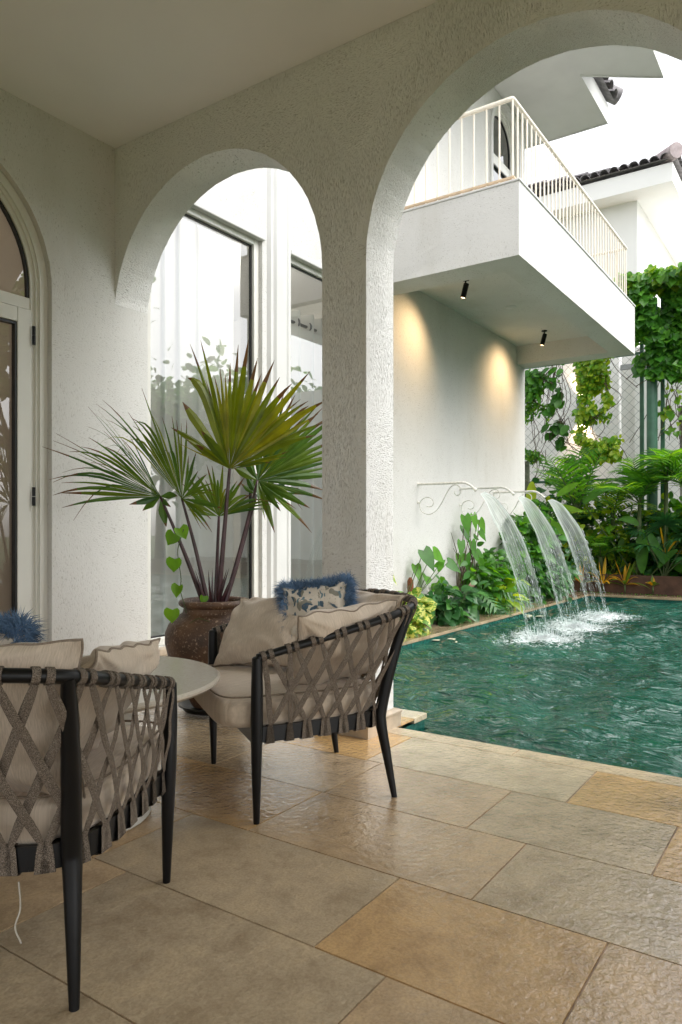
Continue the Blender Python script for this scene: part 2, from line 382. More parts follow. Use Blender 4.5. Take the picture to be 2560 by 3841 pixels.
def poolwater():
    m, n, b = mat('pool_water')
    co = obj_co(n)
    b.inputs['Roughness'].default_value = .04; b.inputs['IOR'].default_value = 1.42
    c1 = N(n, 'ShaderNodeTexNoise', Scale=.8, Detail=2.0); n.links.new(co, c1.inputs['Vector'])
    cr = ramp(n, [(.35, (.004, .042, .029)), (.65, (.012, .080, .054))]); n.links.new(c1.outputs['Fac'], cr.inputs[0])
    # foam where the jets land
    tot = None
    for (fx, fy, s) in FOAM:
        d = n.nodes.new('ShaderNodeVectorMath'); d.operation = 'DISTANCE'
        sc = n.nodes.new('ShaderNodeMapping'); sc.inputs['Scale'].default_value = (.8, 1.0, 0)
        n.links.new(co, sc.inputs['Vector']); n.links.new(sc.outputs[0], d.inputs[0])
        d.inputs[1].default_value = (fx*.8, fy, 0)
        mr = n.nodes.new('ShaderNodeMapRange'); mr.inputs[1].default_value = 0; mr.inputs[2].default_value = s
        mr.inputs[3].default_value = 1; mr.inputs[4].default_value = 0
        n.links.new(d.outputs['Value'], mr.inputs[0])
        if tot is None: tot = mr.outputs[0]
        else:
            a = n.nodes.new('ShaderNodeMath'); a.operation = 'MAXIMUM'; n.links.new(tot, a.inputs[0]); n.links.new(mr.outputs[0], a.inputs[1]); tot = a.outputs[0]
    fz = N(n, 'ShaderNodeTexNoise', Scale=26.0, Detail=6.0, Roughness=.75, Distortion=.6); n.links.new(obj_co(n, (.8, 1, 1)), fz.inputs['Vector'])
    fa = n.nodes.new('ShaderNodeMath'); fa.operation = 'MULTIPLY_ADD'; fa.inputs[1].default_value = .43
    n.links.new(tot, fa.inputs[0]); n.links.new(fz.outputs['Fac'], fa.inputs[2])
    fr = ramp(n, [(.68, 0.0), (.86, .85)]); n.links.new(fa.outputs[0], fr.inputs[0])
    mx = n.nodes.new('ShaderNodeMix'); mx.data_type = 'RGBA'; mx.inputs[7].default_value = (.75, .8, .8, 1)
    n.links.new(fr.outputs[0], mx.inputs[0]); n.links.new(cr.outputs[0], mx.inputs[6])
    n.links.new(mx.outputs[2], b.inputs['Base Color'])
    rm = n.nodes.new('ShaderNodeMapRange'); rm.inputs[3].default_value = .04; rm.inputs[4].default_value = .7
    n.links.new(fr.outputs[0], rm.inputs[0]); n.links.new(rm.outputs[0], b.inputs['Roughness'])
    h = N(n, 'ShaderNodeTexNoise', Scale=5.5, Detail=3.0, Roughness=.45, Distortion=1.0); n.links.new(obj_co(n, (1.6, .8, 1)), h.inputs['Vector'])
    bp = N(n, 'ShaderNodeBump', Strength=1.0, Distance=.11); n.links.new(h.outputs['Fac'], bp.inputs['Height'])
    n.links.new(bp.outputs[0], b.inputs['Normal'])
    return m
FOAM = [(7.35, 2.48, .75), (8.45, 2.48, .75), (9.55, 2.48, .75)]
M_WATER = poolwater()
M_POOLTILE = plain('green_pool_tile', (.01, .09, .07), .15, noise=(40, .5))
M_FOAM = plain('white_foam', (.62, .66, .66), .5)

def jetmat():
    m, n, b = mat('falling_water')
    tc = n.nodes.new('ShaderNodeTexCoord')
    sx = n.nodes.new('ShaderNodeSeparateXYZ'); n.links.new(tc.outputs['UV'], sx.inputs[0])
    mp = n.nodes.new('ShaderNodeMapping'); mp.inputs['Scale'].default_value = (16, 1.3, 1)
    n.links.new(tc.outputs['UV'], mp.inputs['Vector'])
    oi = n.nodes.new('ShaderNodeNewGeometry'); sxx = n.nodes.new('ShaderNodeVectorMath'); sxx.operation = 'MULTIPLY_ADD'; sxx.inputs[1].default_value = (2.3, 0, 0)
    n.links.new(oi.outputs['Position'], sxx.inputs[0]); n.links.new(mp.outputs[0], sxx.inputs[2])
    nz = N(n, 'ShaderNodeTexNoise', Scale=1.0, Detail=6.0, Roughness=.65, Distortion=.25); n.links.new(sxx.outputs[0], nz.inputs['Vector'])
    # edge emphasis |u-.5|*2
    e1 = n.nodes.new('ShaderNodeMath'); e1.operation = 'SUBTRACT'; e1.inputs[1].default_value = .5; n.links.new(sx.outputs[0], e1.inputs[0])
    e2 = n.nodes.new('ShaderNodeMath'); e2.operation = 'ABSOLUTE'; n.links.new(e1.outputs[0], e2.inputs[0])
    er = ramp(n, [(.30, 0.0), (.46, .20), (.5, .05)]); n.links.new(e2.outputs[0], er.inputs[0])
    # threshold rises with v (sheet tears open lower down)
    th = n.nodes.new('ShaderNodeMapRange'); th.inputs[1].default_value = .45; th.inputs[2].default_value = .95
    th.inputs[3].default_value = 0.02; th.inputs[4].default_value = .34; n.links.new(sx.outputs[1], th.inputs[0])
    a = n.nodes.new('ShaderNodeMath'); a.operation = 'SUBTRACT'; n.links.new(nz.outputs['Fac'], a.inputs[0]); n.links.new(th.outputs[0], a.inputs[1])
    a2 = n.nodes.new('ShaderNodeMath'); a2.operation = 'ADD'; n.links.new(a.outputs[0], a2.inputs[0]); n.links.new(er.outputs[0], a2.inputs[1])
    fr = ramp(n, [(.18, 0.0), (.32, .24), (.50, .38), (.64, .70), (.8, .95)]); n.links.new(a2.outputs[0], fr.inputs[0])
    tp = n.nodes.new('ShaderNodeMapRange'); tp.inputs[1].default_value = 0; tp.inputs[2].default_value = .38
    tp.inputs[3].default_value = .30; tp.inputs[4].default_value = .0; n.links.new(sx.outputs[1], tp.inputs[0])
    a3 = n.nodes.new('ShaderNodeMath'); a3.operation = 'ADD'; a3.use_clamp = True
    n.links.new(fr.outputs[0], a3.inputs[0]); n.links.new(tp.outputs[0], a3.inputs[1])
    b.inputs['Base Color'].default_value = (.78, .83, .82, 1); b.inputs['Roughness'].default_value = .15
    tl = N(n, 'ShaderNodeBsdfTranslucent'); tl.inputs[0].default_value = (.8, .86, .84, 1)
    mb = n.nodes.new('ShaderNodeMixShader'); mb.inputs[0].default_value = .45
    n.links.new(b.outputs[0], mb.inputs[1]); n.links.new(tl.outputs[0], mb.inputs[2])
    tr = N(n, 'ShaderNodeBsdfTransparent'); tr.inputs[0].default_value = (.93, .97, .95, 1)
    ms = n.nodes.new('ShaderNodeMixShader'); n.links.new(a3.outputs[0], ms.inputs[0])
    n.links.new(tr.outputs[0], ms.inputs[1]); n.links.new(mb.outputs[0], ms.inputs[2])
    n.links.new(ms.outputs[0], n.nodes['Material Output'].inputs['Surface'])
    return m
M_JET = jetmat()

def urnmat():
    m, n, b = mat('glazed_urn')
    co = obj_co(n)
    n1 = N(n, 'ShaderNodeTexNoise', Scale=8.0, Detail=4.0); n.links.new(co, n1.inputs['Vector'])
    r1 = ramp(n, [(.3, (.045, .026, .018)), (.55, (.11, .058, .033)), (.75, (.18, .095, .05))]); n.links.new(n1.outputs['Fac'], r1.inputs[0])
    n2 = N(n, 'ShaderNodeTexNoise', Scale=75.0, Detail=3.0); n.links.new(co, n2.inputs['Vector'])
    r2 = ramp(n, [(.60, 0.0), (.68, 1.0)]); n.links.new(n2.outputs['Fac'], r2.inputs[0])
    mx = n.nodes.new('ShaderNodeMix'); mx.data_type = 'RGBA'; mx.inputs[7].default_value = (.32, .22, .15, 1)
    n.links.new(r2.outputs[0], mx.inputs[0]); n.links.new(r1.outputs[0], mx.inputs[6]); n.links.new(mx.outputs[2], b.inputs['Base Color'])
    b.inputs['Roughness'].default_value = .55
    bp = N(n, 'ShaderNodeBump', Strength=.8, Distance=.005); n.links.new(n2.outputs['Fac'], bp.inputs['Height'])
    n.links.new(bp.outputs[0], b.inputs['Normal'])
    return m
M_URN = urnmat()

def marble():
    m, n, b = mat('cream_stone_top')
    co = obj_co(n)
    n1 = N(n, 'ShaderNodeTexNoise', Scale=110.0, Detail=4.0); n.links.new(co, n1.inputs['Vector'])
    r1 = ramp(n, [(.25, (.42, .37, .30)), (.38, (.52, .47, .40)), (.7, (.56, .51, .44))]); n.links.new(n1.outputs['Fac'], r1.inputs[0])
    n.links.new(r1.outputs[0], b.inputs['Base Color']); b.inputs['Roughness'].default_value = .16
    return m
M_MARBLE = marble()
def curtain_mat(name, c, tr_=.45):
    m, n, b = mat(name)
    b.inputs['Base Color'].default_value = (*c, 1); b.inputs['Roughness'].default_value = .95
    tl = N(n, 'ShaderNodeBsdfTranslucent'); tl.inputs[0].default_value = (*c, 1)
    ms = n.nodes.new('ShaderNodeMixShader'); ms.inputs[0].default_value = tr_
    n.links.new(b.outputs[0], ms.inputs[1]); n.links.new(tl.outputs[0], ms.inputs[2])
    n.links.new(ms.outputs[0], n.nodes['Material Output'].inputs['Surface'])
    return m
M_CURT = curtain_mat('sheer_curtain', (.84, .83, .80)); M_CURTB = curtain_mat('beige_blind', (.66, .58, .49), .3)

# ------------------------------------------------------------------ structure: walls with openings
def arc_pts(c, r, spring, n=28, jit=0.0, seed=0):
    rr = random.Random(seed); out = []
    for i in range(n+1):
        a = math.pi - math.pi*i/n
        q = r + (rr.uniform(-jit, jit) if 0 < i < n else 0)
        out.append((c+q*math.cos(a), spring+q*math.sin(a)))
    return out
def wall(mb, s0, s1, z0, z1, openings, d0, d1, fmap, ndep=1):
    """openings: ('arch', c, r, spring, zbottom) | ('rect', a, b, zb, zt); fmap(s, z, d) -> xyz"""
    def q4(a, b, c, d, dd): mb.quad(*[fmap(*p, dd) for p in (a, b, c, d)])
    ops = []
    for i, o in enumerate(openings):
        if o[0] == 'arch':
            top = arc_pts(o[1], o[2], o[3], 72, .0016, i+3); zb = o[4]
        else: top = [(o[1], o[4]), (o[2], o[4])]; zb = o[3]
        top = [(min(max(s, s0), s1), z) for s, z in top]
        ops.append((top[0][0], top[-1][0], zb, top))
    ops.sort(key=lambda o: o[0]); cur = s0
    for a, b, zb, top in ops + [(s1, s1, None, None)]:
        if a - cur > 1e-6:
            for dd in (d0, d1): q4((cur, z0), (a, z0), (a, z1), (cur, z1), dd)
        if top is None: break
        if zb > z0 + 1e-6:
            for dd in (d0, d1): q4((a, z0), (b, z0), (b, zb), (a, zb), dd)
        for p, q in zip(top[:-1], top[1:]):
            for dd in (d0, d1): q4(p, q, (q[0], z1), (p[0], z1), dd)
        loop = [(a, zb)] + top + [(b, zb)]
        segs = list(zip(loop[:-1], loop[1:]))
        if zb > z0 + 1e-6: segs.append((loop[-1], loop[0]))
        for p, q in segs:
            if abs(p[0]-q[0])+abs(p[1]-q[1]) < 1e-7: continue
            for k in range(ndep):
                e0 = d0+(d1-d0)*k/ndep; e1 = d0+(d1-d0)*(k+1)/ndep
                mb.quad(fmap(*p, e0), fmap(*q, e0), fmap(*q, e1), fmap(*p, e1))
        cur = b
    mb.quad(fmap(s0, z0, d0), fmap(s0, z1, d0), fmap(s0, z1, d1), fmap(s0, z0, d1))
    mb.quad(fmap(s1, z0, d0), fmap(s1, z1, d0), fmap(s1, z1, d1), fmap(s1, z0, d1))
    mb.quad(fmap(s0, z1, d0), fmap(s1, z1, d0), fmap(s1, z1, d1), fmap(s0, z1, d1))

X1, X2, Y1, CZ = 3.09, 3.36, 3.91, 3.545
villa = thing('villa', 'white stucco villa with arched porch, balcony and tall windows facing the pool', 'house', (3.225, 3.91, 0))
# arcade
mb = MB()
ops = [('arch', 3.0765, .8415, 2.42, 0)] + [('arch', 1.119-1.956*k, .842, 2.42, 0) for k in range(4)]
wall(mb, -6.9, Y1+.01, 0, 3.95, ops, X1, X2, lambda s, z, d: (d, s, z), 3)
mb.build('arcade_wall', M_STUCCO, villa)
# plinths of the columns
def plinth(x0, x1, y0, y1, h_=.098):
    m = MB(); e = .030
    prof = [(e, 0), (e, h_*.70), (e+.006, h_*.74), (e+.006, h_*.84), (e-.008, h_*.93), (0.001, h_*.96)]
    for (o0, za), (o1, zb) in zip(prof[:-1], prof[1:]):
        a = [(x0-o0, y0-o0, za), (x1+o0, y0-o0, za), (x1+o0, y1+o0, za), (x0-o0, y1+o0, za)]
        b = [(x0-o1, y0-o1, zb), (x1+o1, y0-o1, zb), (x1+o1, y1+o1, zb), (x0-o1, y1+o1, zb)]
        for i in range(4): j = (i+1) % 4; m.quad(a[i], a[j], b[j], b[i])
    m.build('plinth', M_PLINTH, villa)
for k in range(4):
    ya = 1.961-1.956*k; plinth(X1, X2, ya, ya+.274)
# facade
mb = MB()
ops = [('arch', 1.857, .769, 2.494, 0), ('rect', 3.362, 4.565, .225, 3.44), ('rect', 4.93, 6.12, .225, 3.44), ('arch', 9.85, .49, 6.53, 4.16)]
wall(mb, -3.2, 10.64, 0, 7.14, ops, Y1, Y1+.24, lambda s, z, d: (s, d, z), 1)
mb.build('facade_wall', M_STUCCO_OUT_DIM, villa)
mb = MB(); mb.box(10.40, 10.64, Y1+.24, 9.5, 0, 7.14); mb.build('side_wall', M_STUCCO_OUT_DIM, villa)
mb = MB(); wall(mb, -6.9, Y1-.002, 0, 3.95, [('arch', 2.2-2.3*k, 1.0, 2.3, 0) for k in range(4)], -3.2, -2.96, lambda s, z, d: (d, s, z)); mb.build('rear_wall', M_STUCCO, villa)  # unseen behind the camera; arches cut to let fill light into the porch
mb = MB(); mb.box(-2.958, X1-.001, -6.9, Y1-.001, CZ, CZ+.2); mb.build('ceiling', M_CEIL, villa)
# moulded pilaster between the windows
mb = MB()
prof = [(4.622, 0), (4.640, .030), (4.672, .030), (4.690, .052), (4.775, .052), (4.790, .040), (4.835, .040), (4.848, .052), (4.868, .052), (4.885, .030), (4.905, .030), (4.924, 0)]
for (a, da), (b, db) in zip(prof[:-1], prof[1:]):
    mb.quad((a, Y1-da, .0), (b, Y1-db, .0), (b, Y1-db, 7.10), (a, Y1-da, 7.10))
mb.build('pilaster', M_PAINT, villa)

# windows
def window(x0, x1, z0, z1, parent, yb=Y1+.035):
    w_ = MB(); fr = .06
    w_.box(x0+.002, x0+fr, yb, yb+.07, z0+.002, z1-.002); w_.box(x1-fr, x1-.002, yb, yb+.07, z0+.002, z1-.002)
    w_.box(x0+fr, x1-fr, yb+.001, yb+.069, z0+.002, z0+fr); w_.box(x0+fr, x1-fr, yb+.001, yb+.069, z1-fr, z1-.002)
    wo_ = bevel(w_.build('window', M_FRAME, parent), .006)
    g = MB(); gx0, gx1, gz0, gz1 = x0+fr, x1-fr, z0+fr, z1-fr; t = .009
    yg = yb+.03
    g.box(gx0, gx0+t, yg-.004, yg+.02, gz0, gz1); g.box(gx1-t, gx1, yg-.004, yg+.02, gz0, gz1)
    g.box(gx0+t, gx1-t, yg-.003, yg+.019, gz0, gz0+t); g.box(gx0+t, gx1-t, yg-.003, yg+.019, gz1-t, gz1)
    g.build('gasket', M_GASKET, wo_)
    p = MB(); p.quad((gx0+t, yg+.010, gz0+t), (gx1-t, yg+.010, gz0+t), (gx1-t, yg+.010, gz1-t), (gx0+t, yg+.010, gz1-t))
    p.build('pane', M_GLASS, wo_)
    return wo_
window(3.362, 4.565, .225, 3.44, villa); window(4.93, 6.12, .225, 3.44, villa)
mb = MB(); mb.box(3.365, 4.60, Y1-.07, Y1+.03, .175, .224); mb.box(4.93, 6.15, Y1-.07, Y1+.03, .175, .224)
bevel(mb.build('window_sill', M_PLINTH, villa), .006)
# drip mouldings above the windows
mb = MB(); mb.box(3.363, 4.585, Y1-.022, Y1+.034, 3.425, 3.465); mb.box(4.926, 6.14, Y1-.022, Y1+.034, 3.425, 3.465)
bevel(mb.build('window_head', M_PAINT, villa), .008)
# rooms behind the glazing
mb = MB()
for (a, b, z0, z1) in ((2.95, 6.6, .15, 3.6), (8.9, 10.39, 4.17, 7.0)):
    mb = MB()
    y0, y1 = Y1+.245, Y1+3.2
    mb.quad((a, y1, z0), (b, y1, z0), (b, y1, z1), (a, y1, z1)); mb.quad((a, y0, z0), (a, y1, z0), (a, y1, z1), (a, y0, z1))
    mb.quad((b, y0, z0), (b, y1, z0), (b, y1, z1), (b, y0, z1)); mb.quad((a, y0, z0), (b, y0, z0), (b, y1, z0), (a, y1, z0))
    mb.quad((a, y0, z1), (b, y0, z1), (b, y1, z1), (a, y1, z1))
    mb.build('inner_room', M_ROOMWHITE, villa)
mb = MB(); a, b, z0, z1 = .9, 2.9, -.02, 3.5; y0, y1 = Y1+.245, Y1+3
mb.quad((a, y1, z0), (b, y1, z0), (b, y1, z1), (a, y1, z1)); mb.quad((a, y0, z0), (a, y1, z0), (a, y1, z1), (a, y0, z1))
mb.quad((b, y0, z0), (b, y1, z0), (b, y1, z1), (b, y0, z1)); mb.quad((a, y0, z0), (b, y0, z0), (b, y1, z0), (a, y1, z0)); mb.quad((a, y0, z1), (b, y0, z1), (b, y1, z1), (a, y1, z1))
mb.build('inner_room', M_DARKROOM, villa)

# arched doors
def arch_frame(mb, c, r0, r1, spring, zb, y0, y1, n=36):
    """ring between radius r0 (inner) and r1 (outer) with jambs"""
    o = [(c-r1, zb)] + arc_pts(c, r1, spring, n) + [(c+r1, zb)]
    i_ = [(c-r0, zb)] + arc_pts(c, r0, spring, n) + [(c+r0, zb)]
    for k in range(len(o)-1):
        a, b, p, q = o[k], o[k+1], i_[k], i_[k+1]
        mb.quad((a[0], y0, a[1]), (b[0], y0, b[1]), (q[0], y0, q[1]), (p[0], y0, p[1]))
        mb.quad((p[0], y0, p[1]), (q[0], y0, q[1]), (q[0], y1, q[1]), (p[0], y1, p[1]))
        mb.quad((a[0], y0, a[1]), (b[0], y0, b[1]), (b[0], y1, b[1]), (a[0], y1, a[1]))
def arched_door(c, r, spring, zb, zt, parent, glassm, hinges=True, y=Y1+.03):
    # outer fixed frame, leaf below the transom, fixed light above it
    m = MB(); arch_frame(m, c, r-.052, r-.002, spring, zb+.002, y+.01, y+.10)
    arch_frame(m, c, r-.070, r-.050, spring, zb+.002, y+.025, y+.10)
    arch_frame(m, c, r-.096, r-.070, spring, zb+.002, y+.040, y+.10)
    ri = r-.096
    m.box(c-ri, c+ri, y+.045, y+.10, zt-.035, zt+.035)
    d = bevel(m.build('door', M_FRAME, parent), .003)
    g = MB(); gp = arc_pts(c, ri-.002, spring, 36)
    # fanlight glass + gasket
    yy = y+.065
    pts = [(s, z) for s, z in gp]
    lo = zt+.036
    for a, b in zip(pts[:-1], pts[1:]): g.quad((a[0], yy, lo), (b[0], yy, lo), (b[0], yy, max(b[1], lo)), (a[0], yy, max(a[1], lo)))
    g.quad((c-ri+.1, yy, zb+.2), (c+ri-.1, yy, zb+.2), (c+ri-.1, yy, zt-.14), (c-ri+.1, yy, zt-.14))
    g.build('pane', glassm, d)
    k = MB(); arch_frame(k, c, ri-.016, ri, spring, lo, y+.052, y+.075)
    la, lb, lz0, lz1 = c-ri+.088, c+ri-.088, zb+.19, zt-.128
    t = .014
    k.box(la, la+t, y+.035, y+.07, lz0, lz1); k.box(lb-t, lb, y+.035, y+.07, lz0, lz1)
    k.box(la+t, lb-t, y+.036, y+.069, lz0, lz0+t); k.box(la+t, lb-t, y+.036, y+.069, lz1-t, lz1)
    k.build('gasket', M_GASKET, d)
    l = MB(); a, b, z0, z1 = c-ri+.004, c+ri-.004, zb+.01, zt-.04
    s = .085
    l.box(a, a+s, y+.028, y+.075, z0, z1); l.box(b-s, b, y+.028, y+.075, z0, z1)
    l.box(a+s, b-s, y+.029, y+.074, z0, z0+.18); l.box(a+s, b-s, y+.029, y+.074, z1-s, z1)
    bevel(l.build('door_leaf', M_FRAME, d), .004)
    if hinges:
        for hz in (1.245, 2.205):
            h_ = MB(); h_.tube([(b+.012, y+.018, hz-.055), (b+.012, y+.018, hz-.002)], .010, 10); h_.tube([(b+.012, y+.018, hz+.002), (b+.012, y+.018, hz+.055)], .010, 10)
            h_.build('hinge', M_BLACK, d, True, 40)
    return d
arched_door(1.857, .769, 2.494, 0, 2.395, villa, M_GLASSD)
arched_door(9.85, .49, 6.53, 4.16, 6.30, villa, M_GLASS, False)
# moulding round the upper door
mb = MB(); arch_frame(mb, 9.85, .492, .56, 6.53, 4.17, Y1-.03, Y1+.002); mb.build('door_surround', M_PAINT, villa)

# balcony
BX0, BX1, BY0, BZ0, BZ1 = 6.195, 10.64, 2.33, 3.482, 4.14
mb = MB()
def ring(mb, z, xo0, xo1, yo, xi0, xi1, yi):
    mb.quad((xo0, yo, z), (xo1, yo, z), (xi1, yi, z), (xi0, yi, z))
    mb.quad((xo0, yo, z), (xi0, yi, z), (xi0, Y1, z), (xo0, Y1, z)); mb.quad((xi1, yi, z), (xo1, yo, z), (xo1, Y1, z), (xi1, Y1, z))
mb.quad((BX0, BY0, BZ0), (BX1, BY0, BZ0), (BX1, BY0, BZ1), (BX0, BY0, BZ1))
mb.quad((BX0, Y1, BZ0), (BX0, BY0, BZ0), (BX0, BY0, BZ1), (BX0, Y1, BZ1)); mb.quad((BX1, BY0, BZ0), (BX1, Y1, BZ0), (BX1, Y1, BZ1), (BX1, BY0, BZ1))
mb.quad((BX0, BY0, BZ1), (BX1, BY0, BZ1), (BX1, Y1, BZ1), (BX0, Y1, BZ1))
IX0, IX1, IY0, SZ = 6.545, 10.315, 2.60, 3.748
ring(mb, BZ0, BX0, BX1, BY0, IX0, IX1, IY0)
mb.quad((IX0, IY0, BZ0), (IX1, IY0, BZ0), (IX1, IY0, SZ), (IX0, IY0, SZ)); mb.quad((IX0, Y1, BZ0), (IX0, IY0, BZ0), (IX0, IY0, SZ), (IX0, Y1, SZ))
mb.quad((IX1, IY0, BZ0), (IX1, Y1, BZ0), (IX1, Y1, SZ), (IX1, IY0, SZ)); mb.quad((IX0, IY0, SZ), (IX1, IY0, SZ), (IX1, Y1, SZ), (IX0, Y1, SZ))
balc = mb.build('balcony', M_STUCCO_OUT_DIM, villa)
mb = MB(); e = .012
mb.box(BX0-e, BX1+e, BY0-e, BY0+.2, BZ1+.001, BZ1+.022); mb.box(BX0-e, BX0+.2, BY0+.2, Y1, BZ1+.001, BZ1+.022); mb.box(BX1-.2, BX1+e, BY0+.2, Y1, BZ1+.001, BZ1+.022)
bevel(mb.build('coping', M_PAINT, balc), .005)
mb = MB(); ry, rx0, rx1, zt, zbm = 2.425, 6.29, 10.55, 4.945, 4.232
mb.tube([(rx0, Y1, zt), (rx0, ry+.015, zt), (rx0+.004, ry+.004, zt), (rx0+.015, ry, zt), (rx1-.015, ry, zt), (rx1-.004, ry+.004, zt), (rx1, ry+.015, zt), (rx1, Y1, zt)], .021, 10)
x = rx0; sp = .1225
xs = [rx0+sp*i for i in range(int((rx1-rx0)/sp)+1)]+[rx1]
ys = [ry+.1255*i for i in range(1, 12)]
for x in xs: mb.tube([(x, ry, BZ1+.02), (x, ry, zt-.01)], .0085, 6, False)
for y in ys:
    for x in (rx0, rx1): mb.tube([(x, y, BZ1+.02), (x, y, zt-.01)], .0085, 6, False)
mb.build('railing', M_RAIL, balc, True, 50)
mb = MB(); mb.box(rx0-.02, rx0+.02, ry-.02, Y1, zbm-.012, zbm+.004); mb.box(rx0+.021, rx1-.021, ry-.02, ry+.02, zbm-.012, zbm+.004); mb.box(rx1-.02, rx1+.02, ry-.02, Y1, zbm-.012, zbm+.004)
mb.build('bottom_rail', M_TAN, balc)

# main roof: stepped soffits, fascias, tiles
def prism(mb, poly, z0, z1):
    n_ = len(poly); mb.add([(x, y, z0) for x, y in poly]+[(x, y, z1) for x, y in poly],
        [tuple(range(n_))[::-1], tuple(n_+i for i in range(n_))]+[(i, (i+1) % n_, n_+(i+1) % n_, n_+i) for i in range(n_)])
def barrel_tiles(mb, p0, p1, inward, slope, length, rad=.085, n=None, over=.10, rows=1):
    p0 = Vector(p0); p1 = Vector(p1); L = (p1-p0).length; d = (p1-p0).normalized(); inw = Vector(inward).normalized()
    n = n or max(2, int(L/(rad*2.15)))
    up = Vector((0, 0, 1)); run = (inw*math.cos(slope)+up*math.sin(slope)); nor = (up*math.cos(slope)-inw*math.sin(slope))
    for i in range(n):
        c0 = p0+d*(L*(i+.5)/n)
        for r_ in range(rows):
            a = c0-run*over+run*(length/rows)*r_ + nor*(.018*r_*0); b = a+run*(length/rows+.05)
            vs = []; K = 8
            for q, rr in ((a, rad), (b, rad*.82)):
                for k in range(K+1):
                    th = math.pi*k/K
                    vs.append(q+d*math.cos(th)*rr+nor*math.sin(th)*rr*.8+nor*(.03 if q is a else .0))
            for k in range(K+1):      # thickness lip at the front edge
                th = math.pi*k/K; vs.append(a+d*math.cos(th)*(rad-.016)+nor*math.sin(th)*(rad-.016)*.8+nor*.03)
            fs = [(k, k+1, K+2+k, K+1+k) for k in range(K)]+[(2*K+2+k, 2*K+3+k, k+1, k) for k in range(K)]
            mb.add(vs, fs)
    # pan surface under the barrels
    a, b = p0-run*over*.7, p1-run*over*.7
    mb.quad(a, b, b+run*length, a+run*length)
ZS = 7.15
mb = MB(); prism(mb, [(3.0, 2.87), (11.24, 2.87), (11.24, 5.2), (3.0, 5.2)], ZS, ZS+.02)
prism(mb, [(3.0, 1.95), (10.46, 1.95), (9.84, 2.80), (9.78, 2.868), (3.0, 2.868)], ZS-.03, ZS-.01)
roof = mb.build('roof', M_PAINT, villa)
mb = MB(); mb.box(9.7, 11.262, 2.845, 2.869, ZS-.012, ZS+.27); mb.box(11.241, 11.262, 2.869, 5.2, ZS-.012, ZS+.27)
mb.box(3.0, 10.478, 1.925, 1.949, ZS-.045, ZS+.27)
fa_ = [(10.46, 1.95), (9.80, 2.845)]
prism(mb, [(10.461, 1.951), (10.480, 1.951), (9.83, 2.84), (9.80, 2.84)], ZS-.045, ZS+.27)
mb.build('fascia', M_PAINT, roof)
mb = MB()
barrel_tiles(mb, (9.75, 2.83, ZS+.34), (11.25, 2.83, ZS+.34), (0, 1, 0), R(24), 1.4, .10, over=.12, rows=4)
barrel_tiles(mb, (11.27, 2.9, ZS+.34), (11.27, 5.2, ZS+.34), (-1, 0, 0), R(24), 1.0, .10, over=.12, rows=3)
barrel_tiles(mb, (5.0, 1.90, ZS+.34), (10.45, 1.90, ZS+.34), (0, 1, 0), R(24), 1.0, .10, over=.12, rows=3)
mb.build('roof_tiles', M_ROOFT, roof, True, 60)
mb = MB(); mb.tube([(11.36, 2.72, ZS+.40), (11.0, 3.08, ZS+.56), (10.6, 3.48, ZS+.75)], [.12, .11, .11], 12); mb.build('ridge_cap', M_ROOFT, roof, True, 60)

# ------------------------------------------------------------------ spotlights on the balcony soffit
def spotlight(loc, label, target, power, parent_label='spotlight'):
    t = thing('spotlight', label, 'spotlight', loc, 'black spotlights under the balcony')
    x, y, z = loc
    d = Vector((0, .28, -1)).normalized()
    a = MB(); a.lathe([(0, 0), (.038, 0), (.038, -.012), (.012, -.018), (0, -.018)], (x, y, z), 20); a.tube([(x, y, z-.015), (x, y+.0, z-.055)], .009, 8)
    a.tube([(x-.018, y, z-.055), (x+.018, y, z-.055)], .013, 10)
    a.build('mount', M_BLACK, t, True, 40)
    b = MB(); p0 = Vector((x, y-.01, z-.045)); b.tube([p0, p0+d*.005, p0+d*.15, p0+d*.152], [.026, .030, .030, .027], 20)
    hb = b.build('lamp_head', M_BLACK, t, True, 40)
    l = MB(); q = p0+d*.1535; u = d.orthogonal().normalized(); v = d.cross(u)
    l.add([q]+[q+(u*math.cos(i*math.pi/8)+v*math.sin(i*math.pi/8))*.022 for i in range(16)], [(0, 1+i, 1+(i+1) % 16) for i in range(16)])
    m, n, bb = mat('warm_lens'); bb.inputs['Emission Color'].default_value = (1, .62, .3, 1); bb.inputs['Emission Strength'].default_value = 3
    l.build('lens', m, hb)
    ld = bpy.data.lights.new('spot_beam', 'SPOT'); ld.energy = power; ld.color = (1, .68, .36); ld.spot_size = R(120); ld.spot_blend = 1.0; ld.shadow_soft_size = .05
    lo = bpy.data.objects.new('spot_beam', ld); col.objects.link(lo); lo.parent = t
    src = q + d*.02; lo.location = src-Vector(loc)
    lo.rotation_euler = (Vector(target)-src).to_track_quat('-Z', 'Y').to_euler()
spotlight((7.229, 3.316, SZ), 'black tilted spotlight on the balcony soffit nearer the porch column', (6.90, 3.93, 2.85), 15)
spotlight((9.697, 3.29, SZ), 'black tilted spotlight on the balcony soffit farther out, by the wall corner', (9.66, 3.93, 2.95), 17)
mb = MB(); mb.lathe([(0, -.006), (.065, -.006), (.072, -.001), (.072, 0)], (8.436, 3.276, SZ-.001), 28)
tag(mb.build('ceiling_cover', M_PAINT, None, True, 40), 'round white cover plate on the balcony soffit between the spotlights', 'cover plate')

